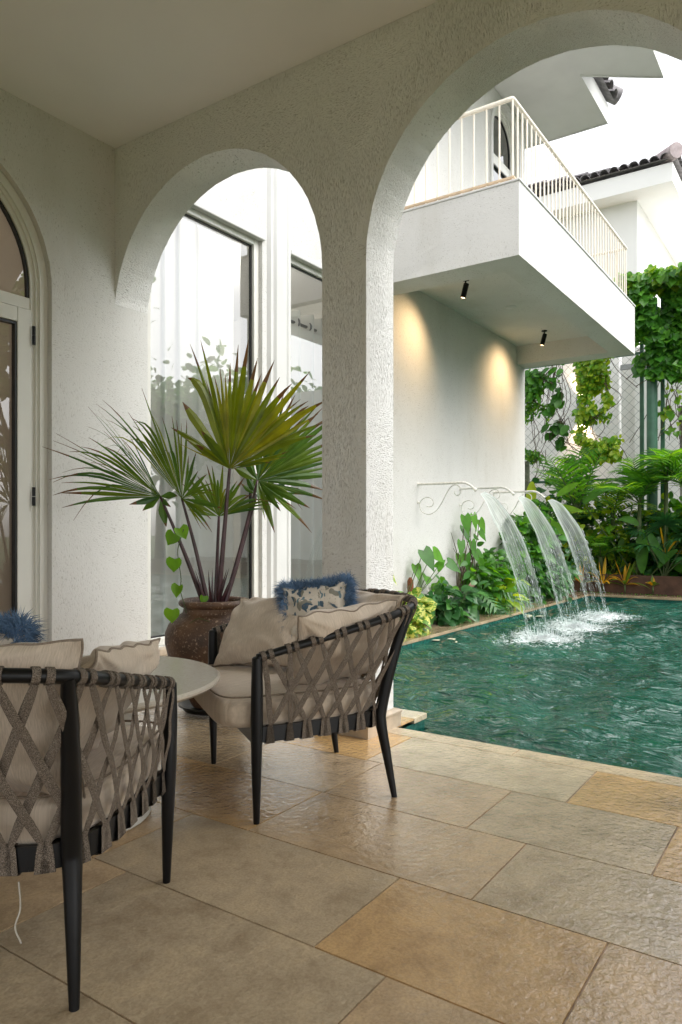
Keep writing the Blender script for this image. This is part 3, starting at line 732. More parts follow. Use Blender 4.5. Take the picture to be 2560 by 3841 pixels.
# ------------------------------------------------------------------ curtains
def curtain(x0, x1, z0, z1, y, m, amp=.035, wl=.13, name='curtain', seed=1, eyelets=None):
    rr = random.Random(seed); mb = MB(); n_ = int((x1-x0)/.012); vs = []
    ph = 0; prof = []
    for i in range(n_+1):
        x = x0+(x1-x0)*i/n_; ph += .012/wl*2*math.pi*(1+.35*math.sin(i*.05+seed)); prof.append((x, y+amp*math.sin(ph)+amp*.3*math.sin(ph*.37+1)))
    for z in (z0, z1):
        for x, yy in prof: vs.append((x, yy, z))
    k = n_+1; mb.add(vs, [(i, i+1, k+i+1, k+i) for i in range(n_)])
    return mb
c = thing('curtain', 'sheer pale curtain behind the large left window', 'curtain', (3.95, 4.2, .2))
curtain(3.32, 4.54, .2, 3.48, 4.22, M_CURT, .035, .15).build('drape', M_CURT, c, True)
mb = MB(); mb.tube([(3.2, 4.22, 3.5), (4.6, 4.22, 3.5)], .012, 8); mb.build('curtain_rail', M_FRAME, c, True)
c = thing('curtain', 'pale eyelet curtain behind the right window near the column', 'curtain', (5.5, 4.3, .2))
curtain(4.93, 6.5, .2, 3.18, 4.36, M_CURT, .055, .19, seed=3).build('drape', M_CURT, c, True)
mb = MB(); mb.tube([(4.9, 4.36, 3.06), (6.58, 4.36, 3.06)], .016, 8)
for i in range(8):
    x = 5.02+i*.19; pts = [(x, 4.36+.045*math.cos(a), 3.06+.045*math.sin(a)) for a in [k*math.pi/8 for k in range(17)]]; mb.tube(pts, .010, 6, False)
mb.build('curtain_rail', plain('dark_eyelet', (.12, .13, .15), .3, metal=.8), c, True)
c = thing('curtain', 'beige blind hanging behind the arched glass door', 'blind', (1.857, 4.2, 0))
curtain(1.18, 2.53, .1, 3.1, 4.034, M_CURTB, .004, .3, seed=5).build('drape', M_CURTB, c, True)

# lamps inside the rooms (one shows through the left window, the door one is added fill)
def room_lamp(loc, energy, label, r=.05):
    t = thing('ceiling_lamp', label, 'lamp', loc)
    m_, n_, b_ = mat('lamp_glow'); b_.inputs['Emission Color'].default_value = (1, .80, .55, 1); b_.inputs['Emission Strength'].default_value = 6
    q = MB(); q.lathe([(0.001, -r), (r*.7, -r*.7), (r, 0), (r*.7, r*.7), (0.001, r)], loc, 16); q.build('globe', m_, t, True)
    q = MB(); q.tube([(loc[0], loc[1], loc[2]+r), (loc[0], loc[1], 3.59)], .006, 6); q.build('flex', M_FRAME, t)
    ld = bpy.data.lights.new('lamp_light', 'POINT'); ld.energy = energy; ld.color = (1, .92, .82); ld.shadow_soft_size = .1
    lo = bpy.data.objects.new('lamp_light', ld); col.objects.link(lo); lo.parent = t; lo.location = (0, 0, -.12)
room_lamp(tuple(P(775, 1082, 'y', 4.85)), 16, 'small glowing ceiling lamp seen through the large left window')
room_lamp((1.9, 5.4, 2.9), 12, 'added fill lamp brightening the room behind the arched glass door')  # no lamp visible here, added to brighten the door glass and blind

# ------------------------------------------------------------------ patio floor
mb = MB(); g = .0014
def tile(x0, x1, y0, y1, t, z=0.0):
    b = .004; vs = [(x0+g, y0+g, z-.010), (x1-g, y0+g, z-.010), (x1-g, y1-g, z-.010), (x0+g, y1-g, z-.010),
          (x0+g+b*.4, y0+g+b*.4, z), (x1-g-b*.4, y0+g+b*.4, z), (x1-g-b*.4, y1-g-b*.4, z), (x0+g+b*.4, y1-g-b*.4, z)]
    mb.add(vs, [(4, 5, 6, 7), (0, 1, 5, 4), (1, 2, 6, 5), (2, 3, 7, 6), (3, 0, 4, 7)], t+((x0*7.3+y0*3.7) % 1)*.03)
rows = [(2.79, 3.225, [(-.05, .4, .75), (.4, .862, .80), (.862, 1.773, .98), (1.773, 2.38, .80), (2.38, 2.99, .2), (2.99, 3.60, .42), (3.60, 3.909, .1)]),
        (2.35, 2.79, [(-.75, -.14, .2), (-.14, .466, .66), (.466, 1.077, .12), (1.077, 1.69, .40), (1.69, 2.30, .33), (2.30, 2.91, .05), (2.91, 3.52, .22), (3.52, 3.909, .6)]),
        (1.905, 2.35, [(-.97, -.36, .5), (-.36, .25, .3), (.25, .857, .08), (.857, 1.70, .42), (1.70, 2.33, .62), (2.33, 2.94, .56), (2.94, 3.55, .1), (3.55, 3.909, .3)]),
        (1.467, 1.905, [(-.74, -.13, .2), (-.13, .481, .50), (.481, 1.088, .60), (1.088, 1.965, .10), (1.965, 2.57, .48), (2.57, 3.18, .2), (3.18, 3.909, .1)]),
        (1.025, 1.467, [(-.35, .27, .3), (.27, .875, .45), (.875, 1.80, .06), (1.80, 2.40, .44), (2.40, 3.0, .2), (3.0, 3.909, .4)])]
for x0, x1, ts in rows:
    for a, b, t in ts: tile(x0, x1, a, b, t)
rr = random.Random(5)
done = {r[0]: min(t[0] for t in r[2]) for r in rows}
for x0, x1, ts in rows:
    y = done[x0]
    while y > -6.9: tile(x0, x1, max(y-.61, -6.9), y, rr.choice([.05, .2, .4, .6, .1])); y -= .61
x = 1.025
while x > -2.95:
    y = 3.909; y -= rr.uniform(.1, .6); tile(x-.44, x, y, 3.909, rr.random()*.6)
    while y > -6.9: tile(x-.44, x, max(y-.61, -6.9), y, rr.choice([.05, .1, .15, .4, .5])); y -= .61
    x -= .44
# strip along the pool and walkway beyond the arcade
for y0, y1 in ((-6.9, -5.6), (-5.6, -4.4), (-4.4, -3.2), (-3.2, -2.0), (-2.0, -.8), (-.8, .42), (.42, 1.25), (1.25, 1.938)): tile(3.225, 3.345, y0, y1, .98)
for y0, y1, t in ((1.938, 2.3, .8), (2.3, 2.9, .3), (2.9, 3.33, .1), (3.33, 3.909, .2)): tile(3.225, 3.55, y0, y1, t)
patio = struct(mb.build('patio_floor', M_TILE))
mb = MB()
def sheet(x0, x1, y0, y1, z): mb.quad((x0, y0, z), (x1, y0, z), (x1, y1, z), (x0, y1, z))
sheet(-2.95, 3.343, -6.9, 1.9385, -.0045); sheet(-2.95, 3.549, 1.9385, 3.909, -.0045)
struct(mb.build('floor_grout', M_GROUT))
# the pool
PX1, PY1, WZ = 11.95, 3.33, -.072
mb = MB()
def cop(x0, x1, y0, y1, t, z0=-.032, z1=.0): mb.box(x0, x1, y0, y1, z0, z1, t)
cop(3.552, 3.703, 1.938, 2.62, 1); cop(3.552, 3.703, 2.624, PY1, .8)
cop(3.226, 3.345, -6.9, 1.936, .9, -.032, -.0105)
x = 3.552
while x < PX1: x2 = min(x+.72, PX1+.003); cop(x, x2-.003, PY1, 3.909, rng.random()*.5); x += .72
y = 3.909
while y > -7: cop(PX1, PX1+.36, max(y-.72, -7)+.003, y, rng.random()*.4); y -= .72
struct(bevel(mb.build('pool_coping', M_COPING), .004))
mb = MB(); zb = -1.4
def vw(a, b): mb.quad((a[0], a[1], zb), (b[0], b[1], zb), (b[0], b[1], -.0325), (a[0], a[1], -.0325))
loop = [(3.335, -7), (3.335, 1.948), (3.692, 1.948), (3.692, PY1+.008), (PX1+.008, PY1+.008), (PX1+.008, -7)]
for a, b in zip(loop[:-1], loop[1:]): vw(a, b)
mb.quad((3.3, -7, zb), (12, -7, zb), (12, 3.4, zb), (3.3, 3.4, zb))
struct(mb.build('pool_shell', M_POOLTILE))
# water surface with real ripples
def water():
    nx, ny = 300, 330
    xs_ = 3.336+(PX1+.006-3.336)*np.linspace(0, 1, nx)**1.25; ys_ = np.linspace(-7, PY1+.007, ny)
    X, Y = np.meshgrid(xs_, ys_, indexing='ij'); Z = np.zeros_like(X)
    r2 = np.random.default_rng(3)
    for i in range(26):
        k = r2.uniform(4, 26); th = r2.uniform(0, 2*np.pi); Z += np.sin(k*(X*np.cos(th)+Y*np.sin(th))+r2.uniform(0, 6.28)+.6*np.sin(X*1.7+Y*1.1*i/9))*.055/k
    for fx, fy, _ in FOAM:
        D = np.hypot(X-fx, Y-fy); Z += .010*np.sin(D*17+.5*np.sin(6*np.arctan2(Y-fy, X-fx)))*np.exp(-D/1.3)/(1+.3*D)
    m = MB(); V = np.stack([X, Y, WZ+Z], -1).reshape(-1, 3)
    inside = ~((X < 3.69) & (Y > 1.95))
    fs = []
    for i in range(nx-1):
        for j in range(ny-1):
            if inside[i, j] and inside[i+1, j] and inside[i, j+1] and inside[i+1, j+1]: fs.append((i*ny+j, (i+1)*ny+j, (i+1)*ny+j+1, i*ny+j+1))
    # close the strip by the step
    m.v = V.tolist(); m.f = fs; m.t = [.5]*len(fs)
    return struct(m.build('pool_water', M_WATER, None, True))
water()
# ground sheets
mb = MB(); sheet(-80, 120, -90, -7.0, -.045); sheet(-80, -3.2, -7.0, 90, -.045); sheet(PX1+.36, 120, -7.0, 90, -.045); sheet(-3.2, PX1+.36, 9.5, 90, -.045)
struct(mb.build('garden_ground', plain('lawn_soil', (.07, .10, .035), .95, noise=(3, .4), bump=.5)))
mb = MB(); sheet(-3.2, 3.4, -7.0, 9.5, -.06); struct(mb.build('base_slab', M_GROUT))

# raised bed behind the pool
mb = MB(); mb.box(12.42, 12.52, -7, 6.5, -.04, .30)
bed = tag(mb.build('planter_wall', M_BROWN), 'low brown retaining wall of the planting bed behind the pool', 'wall')
mb = MB()
nx, ny = 10, 60
for i in range(nx):
    for j in range(ny):
        def hh(a, b): return .26+.06*mnoise.noise(Vector((a*2, b*2, 0)))
        x0, x1 = 12.52+i*.25, 12.52+(i+1)*.25; y0, y1 = -7+j*.225, -7+(j+1)*.225
        mb.quad((x0, y0, hh(x0, y0)), (x1, y0, hh(x1, y0)), (x1, y1, hh(x1, y1)), (x0, y1, hh(x0, y1)))
struct(mb.build('bed_soil', M_SOIL))

# ------------------------------------------------------------------ armchairs
class ChairFrame:
    def __init__(s, M, ang):
        a = R(ang); s.f = Vector((math.cos(a), math.sin(a), 0)); s.r = Vector((s.f.y, -s.f.x, 0)); s.M = Vector((M[0], M[1], 0))
    def __call__(s, p): return s.M+s.r*p[0]+s.f*p[1]+Vector((0, 0, p[2]))
    def rot(s): return Matrix((s.r, s.f, Vector((0, 0, 1)))).transposed()

HALF_RAIL = [(0, -.438, .760), (.12, -.434, .759), (.22, -.412, .755), (.298, -.364, .744), (.343, -.292, .727), (.361, -.2, .704), (.366, -.05, .668), (.369, .12, .630), (.370, .287, .592)]
HALF_BAR = [(0, -.262, .318), (.12, -.260, .318), (.20, -.252, .318), (.258, -.228, .318), (.298, -.18, .318), (.320, -.1, .318), (.336, .05, .318), (.348, .17, .318), (.354, .272, .318)]
def fullpath(half, n=8):
    L = [(-x, y, z) for x, y, z in half[:0:-1]]+list(half)
    pts = catmull(L, n); return pts
def resample(pts, m):
    pts = np.array(pts); d = np.r_[0, np.cumsum(np.linalg.norm(np.diff(pts, axis=0), axis=1))]
    t = np.linspace(0, d[-1], m); return np.stack([np.interp(t, d, pts[:, k]) for k in range(3)], -1)
RAILP, BARP = fullpath(HALF_RAIL), fullpath(HALF_BAR)

def armchair(M, ang, label, seed):
    fr = ChairFrame(M, ang); t = thing('armchair', label, 'armchair', fr((0, 0, 0)), 'lounge armchairs at the round table')
    T = lambda pts: [fr(p) for p in pts]
    rr = random.Random(seed)
    mb = MB(); mb.tube(T(RAILP), .0155, 12); mb.build('top_rail', M_BLACK, t, True, 50)
    mb = MB()
    bp = resample(BARP, 70)
    # flat bar hoop of the seat frame
    h0, h1, th = .286, .342, .012
    for i in range(len(bp)-1):
        a, b = Vector(bp[i]), Vector(bp[i+1]); tt = (b-a).normalized(); nn = Vector((tt.y, -tt.x, 0))
        if i: pass
        q = [a-nn*th/2, b-nn*th/2, b+nn*th/2, a+nn*th/2]
        vs = [fr((p.x, p.y, h0)) for p in q]+[fr((p.x, p.y, h1)) for p in q]
        mb.add(vs, [(0, 3, 2, 1), (4, 5, 6, 7), (0, 1, 5, 4), (2, 3, 7, 6)])
    mb.build('seat_frame', M_BLACK, t)
    mb = MB(); poly = [(x, y) for x, y, z in resample([(x*.965, y*.965, z) for x, y, z in HALF_BAR][::-1]+[(-x*.965, y*.965, z) for x, y, z in HALF_BAR][1:], 40)]
    def slab(z0, z1, ex=0):
        vs = [fr((x, y, z0)) for x, y in poly]+[fr((x, y, z1)) for x, y in poly]; k = len(poly)
        mb.add(vs, [tuple(range(k)), tuple(k+i for i in range(k))]+[(i, (i+1) % k, k+(i+1) % k, k+i) for i in range(k)])
    slab(.305, .325)
    vs = [fr(p) for p in [(-.30, .255, .25), (.30, .255, .25), (.335, .30, .31), (-.335, .30, .31), (-.30, .27, .25), (.30, .27, .25)]]
    mb.add([fr(p) for p in [(-.345, .262, .275), (.345, .262, .275), (.345, .292, .275), (-.345, .292, .275), (-.345, .262, .33), (.345, .262, .33), (.345, .292, .33), (-.345, .292, .33)]], [(0, 3, 2, 1), (4, 5, 6, 7), (0, 1, 5, 4), (1, 2, 6, 5), (2, 3, 7, 6), (3, 0, 4, 7)])
    mb.build('seat_deck', M_BLACK, t)
    for sx in (-1, 1):
        mb = MB(); mb.tube(T([(sx*.359, .287, 0), (sx*.359, .287, .004), (sx*.362, .288, .20), (sx*.366, .288, .36), (sx*.370, .288, .50), (sx*.370, .288, .592), (sx*.370, .288, .597)]),
                [.0105, .0115, .0185, .0225, .021, .0185, .012], 16); mb.build('leg', M_BLACK, t, True, 50)
        mb = MB(); mb.tube(T(catmull([(sx*.3075, -.287, 0), (sx*.3065, -.284, .006), (sx*.293, -.256, .18), (sx*.284, -.238, .29), (sx*.283, -.240, .345), (sx*.295, -.272, .50), (sx*.309, -.318, .66), (sx*.318, -.345, .738)], 4)),
                list(np.interp(np.arange(29), [0, 4, 8, 12, 16, 20, 24, 28], [.0105, .0115, .0185, .0225, .0235, .0225, .019, .015])), 16); mb.build('leg', M_BLACK, t, True, 50)
    # straps
    n = 21
    rp, bq = resample(RAILP, 400), resample(BARP, 400)
    def at(arr, s):
        s = min(max(s, 0), 1)*(len(arr)-1); i = int(s); f_ = s-i; j = min(i+1, len(arr)-1)
        return Vector(arr[i]*(1-f_)+arr[j]*f_)
    def outward(s):
        a, b = at(bq, s-.01), at(bq, s+.01); d = (b-a).normalized(); return Vector((d.y, -d.x, 0))
    W = .0225
    for i in range(n):
        s0 = .018+(1-.036)*i/(n-1)
        for sg in (-1, 1):
            j = i+2*sg
            if j < 0 or j > n-1:
                j = i
                if sg*(i-n/2) > 0 and i not in (0, n-1) and False: continue
            s1 = .018+(1-.036)*j/(n-1)
            m = MB(); p_r = at(rp, s0+sg*.0072); p_b = at(bq, s1-sg*.004)
            tr = (at(rp, s0+.01)-at(rp, s0-.01)).normalized(); out0 = Vector((tr.y, -tr.x, 0)).normalized(); upv = tr.cross(out0)
            if upv.z < 0: upv = -upv
            # loop over the rail
            ring_ = []
            for k in range(13):
                a = math.pi*(-.45+1.9*k/12) if False else 2*math.pi*k/12
                ring_.append((math.cos(a), math.sin(a)))
            hw = .0085
            vs = []
            for (c_, s_) in ring_:
                rad = .0195
                ctr = p_r+out0*c_*rad+upv*s_*rad
                vs += [fr(ctr-tr*hw), fr(ctr+tr*hw)]
                ctr2 = p_r+out0*c_*.0155+upv*s_*.0155
            k = len(ring_)
            m.add(vs, [(2*q, 2*q+1, 2*q+3, 2*q+2) for q in range(k-1)])
            side = []
            for (c_, s_) in ring_:
                for rad in (.0195, .0155):
                    for e_ in (-hw, hw): side.append(fr(p_r+out0*c_*rad+upv*s_*rad+tr*e_))
            m.add(side, [(4*q, 4*q+2, 4*q+6, 4*q+4) for q in range(k-1)]+[(4*q+1, 4*q+3, 4*q+7, 4*q+5) for q in range(k-1)])
            # the band
            segs = 14; prev = None; ov = outward(s0)
            top = p_r+out0*.012-upv*.016; bot = p_b+outward(s1)*.011+Vector((0, 0, .030))
            rowsv = []
            for q in range(segs+1):
                u = q/segs; p = top.lerp(bot, u); o_ = outward(s0+(s1-s0)*u)
                weave = .0022*math.sin(u*math.pi*4+(0 if sg > 0 else math.pi))
                p = p+o_*(weave+.002+.004*math.sin(math.pi*u))+Vector((rr.uniform(-1, 1), rr.uniform(-1, 1), 0))*.0006
                d = (bot-top).normalized(); sd_ = d.cross(o_).normalized()
                wq = W/2*(1-.30*math.exp(-((u)/.06)**2)-.38*math.exp(-((1-u)/.07)**2))
                tk = .0022
                rowsv.append([fr(p-sd_*wq), fr(p-sd_*wq*.6+o_*tk), fr(p+sd_*wq*.6+o_*tk), fr(p+sd_*wq), fr(p+sd_*wq*.6-o_*tk), fr(p-sd_*wq*.6-o_*tk)])
            vs = [v for r_ in rowsv for v in r_]
            m.add(vs, [(6*q+a, 6*q+(a+1) % 6, 6*q+6+(a+1) % 6, 6*q+6+a) for q in range(segs) for a in range(6)])
            # tail wrapped round the bar
            o_ = outward(s1); tb = (at(bq, s1+.01)-at(bq, s1-.01)).normalized(); off = -sg*.0065
            prof = [(.030, .0105, .008), (.022, .009, .010), (.0, .0115, .013), (-.036, .013, .0165), (-.040, .0, .0165), (-.040, -.012, .016), (0, -.012, .013), (.027, -.010, .009), (.030, .0105, .008)]
            vs = []
            for dz, do, hw2 in prof:
                c_ = at(bq, s1)+tb*off+o_*do+Vector((0, 0, dz)); vs += [fr(c_-tb*hw2), fr(c_+tb*hw2)]
            m.add(vs, [(2*q, 2*q+1, 2*q+3, 2*q+2) for q in range(len(prof)-1)])
            m.build('strap', M_STRAP, t, True, 60)
    # seat cushion
    o = cushion_mesh('seat_cushion', .338, .33, .072, fr((0, .080, .385)), fr.rot(), M_BEIGE, t, boxy=True, seed=seed)
    return t, fr

def cushion_mesh(name, hx, hy, ht, c, rot, material, parent, boxy=False, seed=0, piping=True, puff=1.0, sag=0.0, taper=0.0):
    """pillow lying in its local xy plane; rot maps local axes to world"""
    n = 36; rr = random.Random(seed); off = rr.uniform(0, 50)
    c = Vector(c)
    def outline(a, b):
        # square -> rounded pillow outline with drawn-in sides
        ea, eb = abs(a), abs(b)
        if boxy:
            k = .10; x = a; y = b
            q = max(ea, eb)
            # rounded corners
            L = (ea**8+eb**8)**(1/8); f_ = q/L if L > 0 else 1
            back = 1-.22*max(0, -b)**2
            return x*f_*back, y*f_*(1+.02*(1-a*a)*(1 if b > 0 else 0))
        pull = .075
        return a*(1-pull*(1-b*b)*ea**3)*(1-taper*(1-b)/2), b*(1-pull*(1-a*a)*eb**3)
    def thick(a, b):
        ea, eb = min(1, abs(a)), min(1, abs(b))
        if boxy: return (max(0, 1-ea**10)*max(0, 1-eb**10))**.22*(.86+.14*(1-ea**2)*(1-eb**2))
        return (max(0, 1-ea**2.6)*max(0, 1-eb**2.6))**.55
    V = {}; m = MB(); vs = []; uv = []
    def wr(a, b, sgn):
        e = max(abs(a), abs(b)); s = 0.0
        s += .010*mnoise.noise(Vector((a*2.1+off, b*2.1, sgn*3)))
        # folds running from the corners and edges
        for (ca_, cb_) in ((1, 1), (1, -1), (-1, 1), (-1, -1)):
            dx, dy = a-ca_, b-cb_; d = math.hypot(dx, dy); th = math.atan2(dy*cb_, dx*ca_)
            s += .0085*math.sin(th*11+off+ca_*2+cb_)*math.exp(-d*1.9)*(min(1, d*2.5))
        s += .005*math.sin((a*7+math.sin(b*5+off)*1.2)+off)*e**4
        return s*(.35 if boxy else 2.0)
    for sgn in (1, -1):
        for i in range(n+1):
            for j in range(n+1):
                a = math.sin(math.pi/2*(2*i/n-1)) if True else 0; b = math.sin(math.pi/2*(2*j/n-1))
                x, y = outline(a, b); h_ = thick(a, b)*ht*puff
                inner = min(1, (1-max(abs(a), abs(b)))*8)
                z = sgn*(h_+wr(a, b, sgn)*inner)
                # seam wobble
                wob = .016*mnoise.noise(Vector((a*3+off, b*3, 7)))*(0 if boxy else 1.6)
                zz = z+wob*max(abs(a), abs(b))**4 - sag*(x*x+y*y)*.5
                p = rot@Vector((x*hx, y*hy, zz)); vs.append(c+p); uv.append((a*.5+.5, b*.5+.5))
    k = (n+1)*(n+1)
    fs = [(i*(n+1)+j, (i+1)*(n+1)+j, (i+1)*(n+1)+j+1, i*(n+1)+j+1) for i in range(n) for j in range(n)]
    fs += [(k+i*(n+1)+j, k+i*(n+1)+j+1, k+(i+1)*(n+1)+j+1, k+(i+1)*(n+1)+j) for i in range(n) for j in range(n)]
    m.add(vs, fs); m.uv = uv
    o = m.build(name, material, parent, True)
    if piping:
        pts = []; steps = 30
        edge = [(-1+2*q/steps, -1) for q in range(steps)]+[(1, -1+2*q/steps) for q in range(steps)]+[(1-2*q/steps, 1) for q in range(steps)]+[(-1, 1-2*q/steps) for q in range(steps)]+[(-1, -1)]
        for lvl in ((.84,) if boxy else (0,)):
            pts = []
            for a, b in edge:
                x, y = outline(a, b)
                wob = .016*mnoise.noise(Vector((a*3+off, b*3, 7)))*(0 if boxy else 1.6)
                z = lvl*ht*1.02+wob - sag*(x*x+y*y)*.5
                s_ = .985 if boxy else 1.0
                pts.append(c+rot@Vector((x*hx*s_, y*hy*s_, z)))
            q = MB(); q.tube(pts, .0034, 6, False); q.build('piping', M_PIPING, o, True) if parent is None else q.build('piping', M_PIPING, o, True)
    return o
def basis(normal, up=(0, 0, 1), roll=0):
    z = Vector(normal).normalized(); y = Vector(up); y = (y-z*y.dot(z)).normalized(); x = y.cross(z)
    m = Matrix((x, y, z)).transposed(); return m@Matrix.Rotation(R(roll), 3, 'Z')

chR, frR = armchair((2.403, 1.851), 146.45, 'black framed armchair with crossed rope straps standing beside the column', 1)
chL, frL = armchair((1.052, 1.7917), 33.1, 'black framed armchair with crossed rope straps seen from behind, front left', 2)

def cushion(fr, local, normal, hx, hy, ht, label, seed, roll=0, group='beige scatter cushions', puff=1.0, sag=0.0, taper=0.0):
    nrm = fr.rot()@Vector(normal); c = fr(local)
    o = cushion_mesh('cushion', hx, hy, ht, c, basis(nrm, roll=roll), M_BEIGE, None, seed=seed, puff=puff, sag=sag, taper=taper)
    return tag(o, label, 'cushion', group)
cushion(frR, (.216, .084, .603), (-.35, .60, .54), .228, .178, .085, 'beige piped cushion against the far arm of the armchair by the column', 11, roll=6.5)
cushion(frR, (-.238, -.07, .600), (.84, .26, .52), .235, .182, .078, 'beige piped cushion against the near straps of the armchair by the column', 12, roll=-4.6, taper=.12)
cushion(frR, (.02, -.275, .615), (-.23, .90, .46), .22, .185, .065, 'beige piped cushion at the back of the armchair by the column, behind the blue one', 13, roll=-1.5)
cushion(frL, (.075, -.215, .612), (0.05, .90, .30), .262, .205, .080, 'beige piped cushion upright against the back rail of the front left armchair', 14, roll=-1, taper=.22)
cushion(frL, (.235, .04, .600), (-.88, .1, .55), .225, .175, .065, 'beige piped cushion slumped over the right arm of the front left armchair', 15, roll=6)

def fringed_pillow(fr, local, normal, hs_, ht, label, seed, roll=0):
    nrm = fr.rot()@Vector(normal); c = fr(local); rot = basis(nrm, roll=roll)
    t = thing('fringed_cushion', label, 'cushion', c, 'blue fringed cushions')
    cushion_mesh('cover', hs_, hs_, ht, c, rot, M_FLORAL, t, seed=seed, piping=False)
    m = MB(); rr = random.Random(seed)
    for k in range(9000):
        side = rr.randrange(4); u = rr.uniform(-1, 1)
        a, b = [(u, 1), (1, u), (u, -1), (-1, u)][side]
        ea, eb = abs(a), abs(b); pull = .075
        x, y = a*(1-pull*(1-b*b)*ea**3), b*(1-pull*(1-a*a)*eb**3)
        inset = rr.uniform(0, .16); x *= 1-inset; y *= 1-inset
        zz = rr.choice((-1, 1))*ht*(max(0, 1-(1-inset)**2.6))**.55*.8
        base = Vector((x*hs_, y*hs_, zz))
        outd = Vector((x, y, 0)); outd = Vector(((x if ea >= .99 or rr.random() < .3 else 0), (y if eb >= .99 or rr.random() < .3 else 0), 0))
        if outd.length < .1: outd = Vector((x, y, 0))
        outd.normalize()
        clump = mnoise.noise(Vector((a*4+seed, b*4, 0)))
        d = (outd+Vector((rr.gauss(0, .45)+clump*.7, rr.gauss(0, .45), rr.gauss(0, .55)+math.copysign(.25, zz)))).normalized()
        L = rr.uniform(.032, .062); w_ = .0009
        tip = base+d*L; tipw = c+rot@tip; tipw.z -= .010*rr.random(); mid = c+rot@(base+d*L*.5)+Vector((0, 0, .006))
        bw = c+rot@base; sd_ = (tipw-bw).cross(Vector((rr.gauss(0, 1), rr.gauss(0, 1), rr.gauss(0, 1)))).normalized()*w_
        m.add([bw-sd_, bw+sd_, mid+sd_, mid-sd_, tipw], [(0, 1, 2, 3), (3, 2, 4)])
    m.build('fringe', M_BLUEF, t)
fringed_pillow(frR, (.055, -.10, .675), (-.80, .42, .42), .152, .05, 'floral cushion with blue fringe on the armchair beside the column', 21, roll=8)
fringed_pillow(frL, (.0, -.055, .655), (.2, .90, .35), .165, .045, 'floral cushion with blue fringe on the front left armchair', 22, roll=-5)
# care tag string hanging below the left chair
mb = MB(); p = [P(232, 3395-60, 'z', .30)]
q0 = Vector(frL((.17, -.255, .262))); mb.tube(catmull([q0, q0+Vector((.004, 0, -.06)), q0+Vector((-.006, .004, -.10)), q0+Vector((.006, .0, -.14))], 5), .0022, 6)
mb.build('loose_cord', plain('pale_cord', (.45, .42, .36), .9), chL, True)

# ------------------------------------------------------------------ round table
tb = thing('round_table', 'round table with cream stone top and pale drum base between the armchairs', 'table', (1.645, 2.30, 0))
mb = MB(); mb.lathe([(0, .470), (.47, .470), (.505, .478), (.519, .489), (.520, .497), (.510, .504), (0, .505)], (1.645, 2.30, 0), 96); mb.build('tabletop', M_MARBLE, tb, True, 30)
mb = MB(); mb.lathe([(0, .001), (.262, .001), (.266, .006), (.262, .03), (.215, .25), (.19, .469), (0, .469)], (1.645, 2.30, 0), 72); mb.build('base', plain('pale_base', (.55, .54, .50), .35, noise=(6, .05)), tb, True, 40)

# ------------------------------------------------------------------ urn planter and fan palm
UX, UY = 3.065, 2.985
un = thing('urn_planter', 'large brown glazed urn with a thick rolled rim in the left arch', 'planter', (UX, UY, 0))
mb = MB(); wob = lambda th, z: .008*math.sin(2*th+z*5)+.004*math.sin(5*th+9*z)
mb.lathe([(0, .03), (.125, .03), (.135, .04), (.165, .10), (.215, .20), (.262, .31), (.283, .40), (.282, .455), (.262, .505), (.225, .545), (.196, .560), (.190, .566), (.183, .572), (.180, .590),
          (.176, .600), (.190, .604), (.204, .614), (.207, .628), (.200, .640), (.186, .645), (.174, .640), (.168, .62), (.17, .58), (.16, .56), (0, .555)], (UX, UY, 0), 72, wob=wob)
mb.build('urn', M_URN, un, True, 60)
mb = MB(); mb.lathe([(0, .558), (.08, .566), (.172, .560)], (UX, UY, 0), 24); mb.build('soil', M_SOIL, un, True)
mb = MB(); mb.lathe([(0, .004), (.15, .004), (.175, .010), (.205, .042), (.212, .042), (.208, .048), (.196, .046), (.17, .020), (0, .018)], (UX, UY, 0), 48)
tag(mb.build('saucer', M_PLASTIC, None, True, 50), 'shallow black plastic saucer under the brown urn', 'saucer')

def blade(m, pts, widths, side, fold=.25, tint=.5):
    """V-folded leaf segment along pts with half-widths; side = lateral direction"""
    k = len(pts); vs = []; side = Vector(side)
    for i, p in enumerate(pts):
        p = Vector(p); d = (Vector(pts[min(i+1, k-1)])-Vector(pts[max(i-1, 0)])).normalized()
        s = (side-d*side.dot(d)).normalized(); nn = d.cross(s)
        vs += [p-s*widths[i]+nn*widths[i]*fold, p, p+s*widths[i]+nn*widths[i]*fold]
    fs = []
    for i in range(k-1):
        fs += [(3*i, 3*i+1, 3*i+4, 3*i+3), (3*i+1, 3*i+2, 3*i+5, 3*i+4)]
    m.add(vs, fs, tint)

